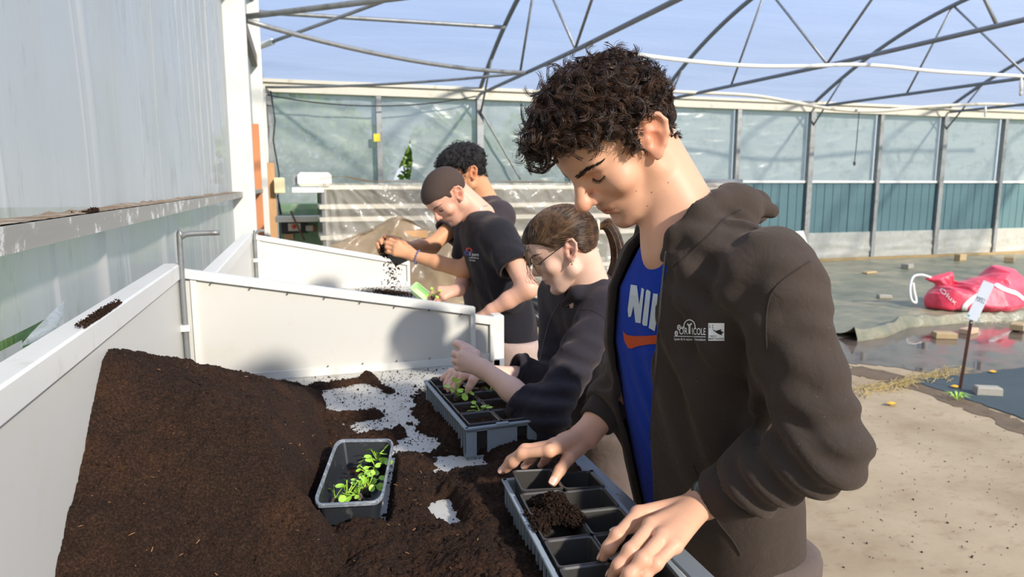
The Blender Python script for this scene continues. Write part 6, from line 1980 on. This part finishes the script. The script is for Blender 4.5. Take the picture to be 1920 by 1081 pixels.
# straw, fallen leaves and bits
M_STRAW = plain('dry_straw', (188, 164, 104), .9, 0, .2, 20)
R = random.Random(5); mb = MB()
for i in range(150):
    t = R.random(); px = 1610 + 190 * t + R.gauss(0, 6); py = 735 - 40 * t + R.gauss(0, 5)
    c = onZ(px, py, .01); a = R.uniform(-.6, 1.2); L = R.uniform(.03, .14)
    dv = np.array([math.cos(a) * L, math.sin(a) * L, 0])
    mb.tube([c - dv, c + [0, 0, R.uniform(.004, .03)], c + dv + [0, 0, .004]], .0022, 3)
o = mb.build('dry_straw', M_STRAW); tag(o, 'wisps of dry straw beside the black weed cloth', 'straw', kind='stuff')
M_LEAFY = plain('yellow_leaf', (222, 172, 52), .7)
for i, (px, py, lab) in enumerate(((1672, 757, 'yellow fallen leaf on the concrete'), (1862, 697, 'small yellow leaf at the top edge of the weed cloth'), (1791, 725, 'orange leaf at the foot of the sign stake'))):
    c = onZ(px, py, .012)
    v = [c + np.array([.035 * math.cos(a) * (1 + .3 * math.cos(2 * a)), .03 * math.sin(a), .010 * abs(math.sin(a * 1.5))]) for a in np.linspace(0, 6.28, 11)[:-1]]
    o = mesh_obj('fallen_leaf', [tuple(p) for p in v] + [tuple(c)], [(k, (k + 1) % 10, 10) for k in range(10)], M_LEAFY)
    tag(o, lab, 'leaf', 'fallen yellow leaves')
R2 = np.random.default_rng(8); pts = []; 
for i in range(170):
    px, py = R2.uniform(1560, 1915), R2.uniform(760, 1075); c = onZ(px, py, .002); pts.append(c)
o = crumbs('floor_bits', np.array(pts), R2.uniform(.001, .006, 170), None, 90); tag(o, 'scattered dark crumbs on the concrete floor at the right', 'debris', kind='stuff')
weed = empty('weed', tuple(onZ(1795, 750, .0))); tag(weed, 'tuft of green weed at the edge of the black cloth', 'weed')
for k in range(9):
    a = k * 2.4; v = [(0, 0, 0), (.05 * math.cos(a) - .008 * math.sin(a), .05 * math.sin(a) + .008 * math.cos(a), .05), (.10 * math.cos(a), .10 * math.sin(a), .045), (.05 * math.cos(a) + .008 * math.sin(a), .05 * math.sin(a) - .008 * math.cos(a), .05)]
    o = mesh_obj('leaf', v, [(0, 1, 2, 3)], M_SEEDLEAF); o.parent = weed

# ================================================================ covered shelving and potting machine at the back
M_GREEN = plain('green_machine_paint', (118, 146, 112), .55, 0, .1, 5, dirt=(150, 158, 136), dscale=6)
M_SHELF = plain('white_shelf', (226, 222, 208), .5, 0, .05, 5)
rack = empty('shelving_rack', (1.7, 7.7, 0)); tag(rack, 'long tiered shelving rack wrapped in clear plastic, behind the people', 'shelving')
RX0, RX1, RY0, RY1 = .22, 5.2, 7.45, 8.15
for z in (.25, .62, 1.00, 1.19, 1.32, 1.52):
    MB().box((RX0, RY0, z - .025), (RX1, RY1, z + .02)).build('shelf', M_SHELF, rack)
for x in (RX0 + .05, 1.9, 3.5, RX1 - .05):
    for y in (RY0 + .04, RY1 - .04): MB().box((x - .025, y - .025, 0), (x + .025, y + .025, 1.55)).build('post', M_GALV, rack)
MB().box((RX0, RY1 - .02, .1), (RX1, RY1, 1.5)).build('back_panel', M_GREEN, rack)
MB().box((4.6, RY0 - .05, 1.53), (5.25, RY1, 1.61), .01).build('end_cover', M_DARKSTEEL, rack)
M_WRAP = film('clear_wrap', (.98, .97, .95, 1), .62, (226, 220, 208), 2.4, (1, 1, 1), .7, rough=.16, trans=.25)
U, V = np.meshgrid(np.linspace(0, 1, 260), np.linspace(0, 1, 90), indexing='ij')
X = RX0 + .05 + (RX1 - RX0 - .3) * U; Z = .12 + 1.44 * V
fan = (X - .3) / (1.75 - Z)
Yd = RY0 - .05 - .10 * (1 - V) - .028 * wrinkle(U * 9, V * 1.2, 91) - .040 * np.abs(np.sin(fan * 11 + 2 * np.sin(fan * 5))) * np.exp(-(X - .3) / 1.2) - .03 * (1 - np.abs(np.sin(X * 2.3 + Z * 3))) ** 2
fast_obj('plastic_wrap', np.stack([X, Yd, Z], -1).reshape(-1, 3), grid_faces(260, 90), M_WRAP, rack)
U, V = np.meshgrid(np.linspace(0, 1, 200), np.linspace(0, 1, 16), indexing='ij')
X = RX0 + (RX1 - RX0 - .3) * U; Yt = RY0 - .06 + .8 * V; Z = 1.565 + .03 * vnoise(X, Yt, .25, 92) + .05 * np.exp(-((X - .45) / .2) ** 2)
M_BROWNPL = film('brown_tinted_plastic', (.9, .85, .78, 1), .12, (168, 148, 122), 3, (1, 1, 1), .6, rough=.25, trans=.3)
fast_obj('top_sheet', np.stack([X, Yt, Z], -1).reshape(-1, 3), grid_faces(200, 16), M_BROWNPL, rack)
# crumpled brown plastic in front
U, V = np.meshgrid(np.linspace(0, 1, 110), np.linspace(0, 1, 40), indexing='ij')
X = .30 + 1.55 * U; hgt = np.interp(U, [0, .15, .38, .46, .6, 1], [.98, 1.04, 1.21, 1.22, 1.10, 1.0])
Z = .0 + hgt * np.sin(V * math.pi * .62) / math.sin(math.pi * .62) ; Y_ = 6.70 + .38 * V - .05 * wrinkle(U * 3, V, 93) - .03 * vnoise(X, V, .12, 94)
Z = np.minimum(Z, hgt) + .03 * (vnoise(X, V * .6, .10, 95) - .5)
o = fast_obj('crumpled_sheet', np.stack([X, Y_, Z], -1).reshape(-1, 3), grid_faces(110, 40), M_BROWNPL)
tag(o, 'crumpled brownish plastic sheet heaped before the wrapped shelving', 'sheet')
blk = MB().box((-.15, -.06, 0), (.15, .06, .075), .004).build('wood_block', M_WOOD); blk.location = tuple(onY(772, 446, 6.9)); 
tag(blk, 'short pale wood block lying on the crumpled plastic behind the raised hands', 'wood')
# potting machine at the left
pm = MB().box((-.20, 8.6, 0), (.62, 9.2, 1.32), .01).build('potting_machine', M_GREEN)
tag(pm, 'green painted potting machine in the far left corner', 'machine')
def pbox(name, x0y0, x1y1, y, th, mat, parent, bev=.004):
    a = onY(*x0y0, y); b = onY(*x1y1, y)
    return MB().box((min(a[0], b[0]), y - th, min(a[2], b[2])), (max(a[0], b[0]), y, max(a[2], b[2])), bev).build(name, mat, parent)
pbox('side_shelf', (517, 404), (602, 413), 8.6, .30, M_SHELF, pm)
pbox('control_panel', (527, 416), (578, 436), 8.6, .03, M_BLACK, pm)
cb = pbox('switch_box', (540, 418), (564, 432), 8.57, .06, M_CREAM, pm)
q0 = onY(551, 424.5, 8.5); MB().tube([q0, q0 + [0, -.035, 0], q0 + [0, -.045, 0]], [.025, .025, .018], 12).build('stop_button', plain('red_button', (222, 70, 44), .4), cb, True)
pbox('plug_box', (573, 422), (587, 432), 8.6, .06, M_CREAM, pm); pbox('plug', (586, 423), (592, 433), 8.6, .05, plain('red_plug', (176, 70, 60), .5), pm)
pbox('low_box', (533, 438), (550, 448), 8.6, .05, M_WOOD, pm)
lv = MB().tube([onY(545, 395, 8.25), onY(556, 420, 8.25), onY(571, 450, 8.25)], .012, 6).build('lever', plain('brown_lever', (112, 84, 66), .7), pm, True)
MB().tube([onY(520, 365, 8.4), onY(524, 385, 8.4), onY(527, 402, 8.4)], .012, 6).build('cable', M_RUBBER, pm, True)
# white lamp housing with tray on the rack end
lb = pbox('white_housing', (557, 324), (618, 349), 7.9, .5, M_SHELF, None, .03)
tag(lb, 'white box-shaped housing with a tray at the left end of the wrapped shelving', 'housing')
pbox('tray', (548, 351), (604, 360), 7.75, .45, M_PVC, lb); pbox('side_cover', (549, 325), (560, 348), 7.85, .4, M_GALV, lb, .01)
# leaning plank, timber post with yellowish box
pk = MB().bar(onY(477, 232, 9.45), onY(489, 450, 9.45), .10, .03, (0, 1, 0)).build('plank', M_WOODR)
pk2 = onY(489, 450, 9.45)
MB().bar(pk2, (pk2[0] + .04, pk2[1], 0), .10, .03, (0, 1, 0)).build('lower_plank', M_WOODR, pk)
tag(pk, 'reddish timber plank leaning upright against the white left wall post', 'plank')
a = onY(507, 305, 10.2)
tp_ = MB().box((a[0] - .05, 10.15, 0), (a[0] + .05, 10.25, a[2])).build('timber_post', M_WOOD); tag(tp_, 'pale timber post carrying the cream junction box in the far left corner', 'post')
jb = pbox('junction_box', (514, 333), (535, 362), 10.12, .10, plain('cream_box', (236, 222, 176), .5), tp_, .01)
# yellow tape on the back wall post, diagonal rod
p0 = onY(706.5, 258, YB - .115); MB().box((p0[0] - .05, YB - .125, p0[2] - .06), (p0[0] + .05, YB - .10, p0[2] + .06)).build('yellow_tape', plain('yellow_tape', (238, 206, 52), .5), wb)
pipe('brace_rod', [tuple(onY(900, 205, YB - .15)), tuple(onY(976, 336, YB - .15))], .018, M_GALV, wb)
# black sack on the floor behind
def sack(P):
    c = onZ(1012, 608, 0)
    d = ell(P, c + [0, 0, .13], (.24, .20, .16)); d = smin(d, ell(P, c + [.25, .1, .10], (.2, .16, .13)), .06); d = smin(d, ell(P, c + [-.12, .15, .20], (.12, .12, .16)), .05)
    d = d + folds(P, [(c + [0, 0, .15], .4, (1, .4, .8), .10, .016, 81), (c + [.1, 0, .1], .4, (.3, 1, -.6), .08, .012, 82)])
    return smax(d, .002 - P[:, 2], .01)
c_ = onZ(1012, 608, 0)
V, Q = sdf_mesh(sack, c_ - [.45, .4, .03], c_ + [.6, .45, .45], .014)
tag(fast_obj('black_sack', V, Q, plain('glossy_black_sack', (38, 42, 46), .3)), 'crumpled black plastic sack on the floor at the foot of the shelving', 'sack')
o = flat_poly('torn_plastic', [fz(985, 596), fz(1010, 592), fz(1040, 600), fz(1035, 606), fz(995, 605)], .02, M_WRAP, 4, .03, 9, th=.01)
tag(o, 'scrap of torn pale plastic on the brown floor behind the people', 'plastic')
# pale green tray on the far bench
gt = A(789, 549, 3.0); ex_ = unit(A(803, 560, 3.0) - A(777, 538, 3.0)); ey_ = unit(np.cross(ex_, [.3, -.8, .5])); ez_ = np.cross(ex_, ey_)
if ez_[2] < 0: ez_ = -ez_
RG = lambda s, h, k=1.0: [tuple(gt + ex_ * (u * .048 * s) + ey_ * (v * .026 * s * k) + ez_ * h) for u, v in rrect(4, .3)]
v, f = loft([RG(.7, -.02), RG(.98, .008), RG(1.0, .011), RG(.93, .011), RG(.66, -.016)])
tag(mesh_obj('plastic_scoop_tray', v, f, plain('pale_green_plastic', (190, 226, 168), .35)), 'small pale green plastic tray tilted on the far bench beside the planting hand', 'tray')
# ================================================================ greenery outside
N = NT('tree_leaf')
n1 = N.noise(1.5, 3)
N.col(N.ramp(n1.outputs[0], [(0.3, (70, 100, 36)), (0.7, (138, 168, 62))]).outputs[0]); N.s(Roughness=0.6)
N.b.inputs['Transmission Weight'].default_value = 0.0
M_LEAFOUT = N.m
M_BARK = plain('bark', (86, 72, 58), 0.9)
def tree(x, y, h, r, label, n=2600, seed=1):
    R = np.random.default_rng(seed)
    t = MB().tube([(x, y, -0.15), (x + 0.05, y, h * 0.4), (x - 0.05, y + 0.05, h * 0.85)], [0.12, 0.09, 0.03], 8).build('garden_tree', M_BARK, None, True)
    tag(t, label, 'tree', 'trees outside the back wall')
    d = R.normal(size=(n, 3)); d /= np.linalg.norm(d, axis=1)[:, None]
    c = np.array([x, y, h * 0.56]) + d * (R.uniform(0.35, 1, n) ** 0.5)[:, None] * np.array([r, r * 0.8, h * 0.44])
    s = R.uniform(0.06, 0.13, n)
    a = R.normal(size=(n, 3)); a /= np.linalg.norm(a, axis=1)[:, None]
    b = np.cross(a, R.normal(size=(n, 3))); b /= np.linalg.norm(b, axis=1)[:, None]
    v = np.stack([c - a * s[:, None], c + b * s[:, None] * .55, c + a * s[:, None], c - b * s[:, None] * .55], 1).reshape(-1, 3)
    f = np.arange(4 * n).reshape(-1, 4)
    o = fast_obj('foliage', v, f, M_LEAFOUT, t, False)
    o['kind'] = 'stuff'
tree(0.2, 14.6, 3.3, 1.75, 'green tree seen blurred through the plastic in the far left corner', 4200, 1)
tree(3.1, 13.8, 3.0, 1.15, 'bright green bush filling the torn gap in the back plastic', 3400, 2)
tree(5.9, 16.5, 3.4, 1.6, 'pale green tree outside the plastic, behind the nearest head', 2600, 3)
# grass outside the torn gap in the left wall
R = np.random.default_rng(5); n = 4200
c = np.stack([R.uniform(-1.7, -0.70, n), R.uniform(0.5, 3.2, n), np.full(n, -0.15)], 1)
h = R.uniform(0.5, 1.25, n); a = R.uniform(0, 6.3, n); w = 0.014
dx = np.stack([np.cos(a), np.sin(a), 0 * a], 1)
tip = c + np.stack([R.normal(0, .05, n), R.normal(0, .12, n), h], 1)
v = np.stack([c - dx * w, c + dx * w, tip], 1).reshape(-1, 3)
g = fast_obj('tall_grass', v, np.arange(3 * n).reshape(-1, 3), M_LEAFOUT, None, False)
tag(g, 'tall green grass outside the torn hole in the left plastic wall', 'grass', kind='stuff')
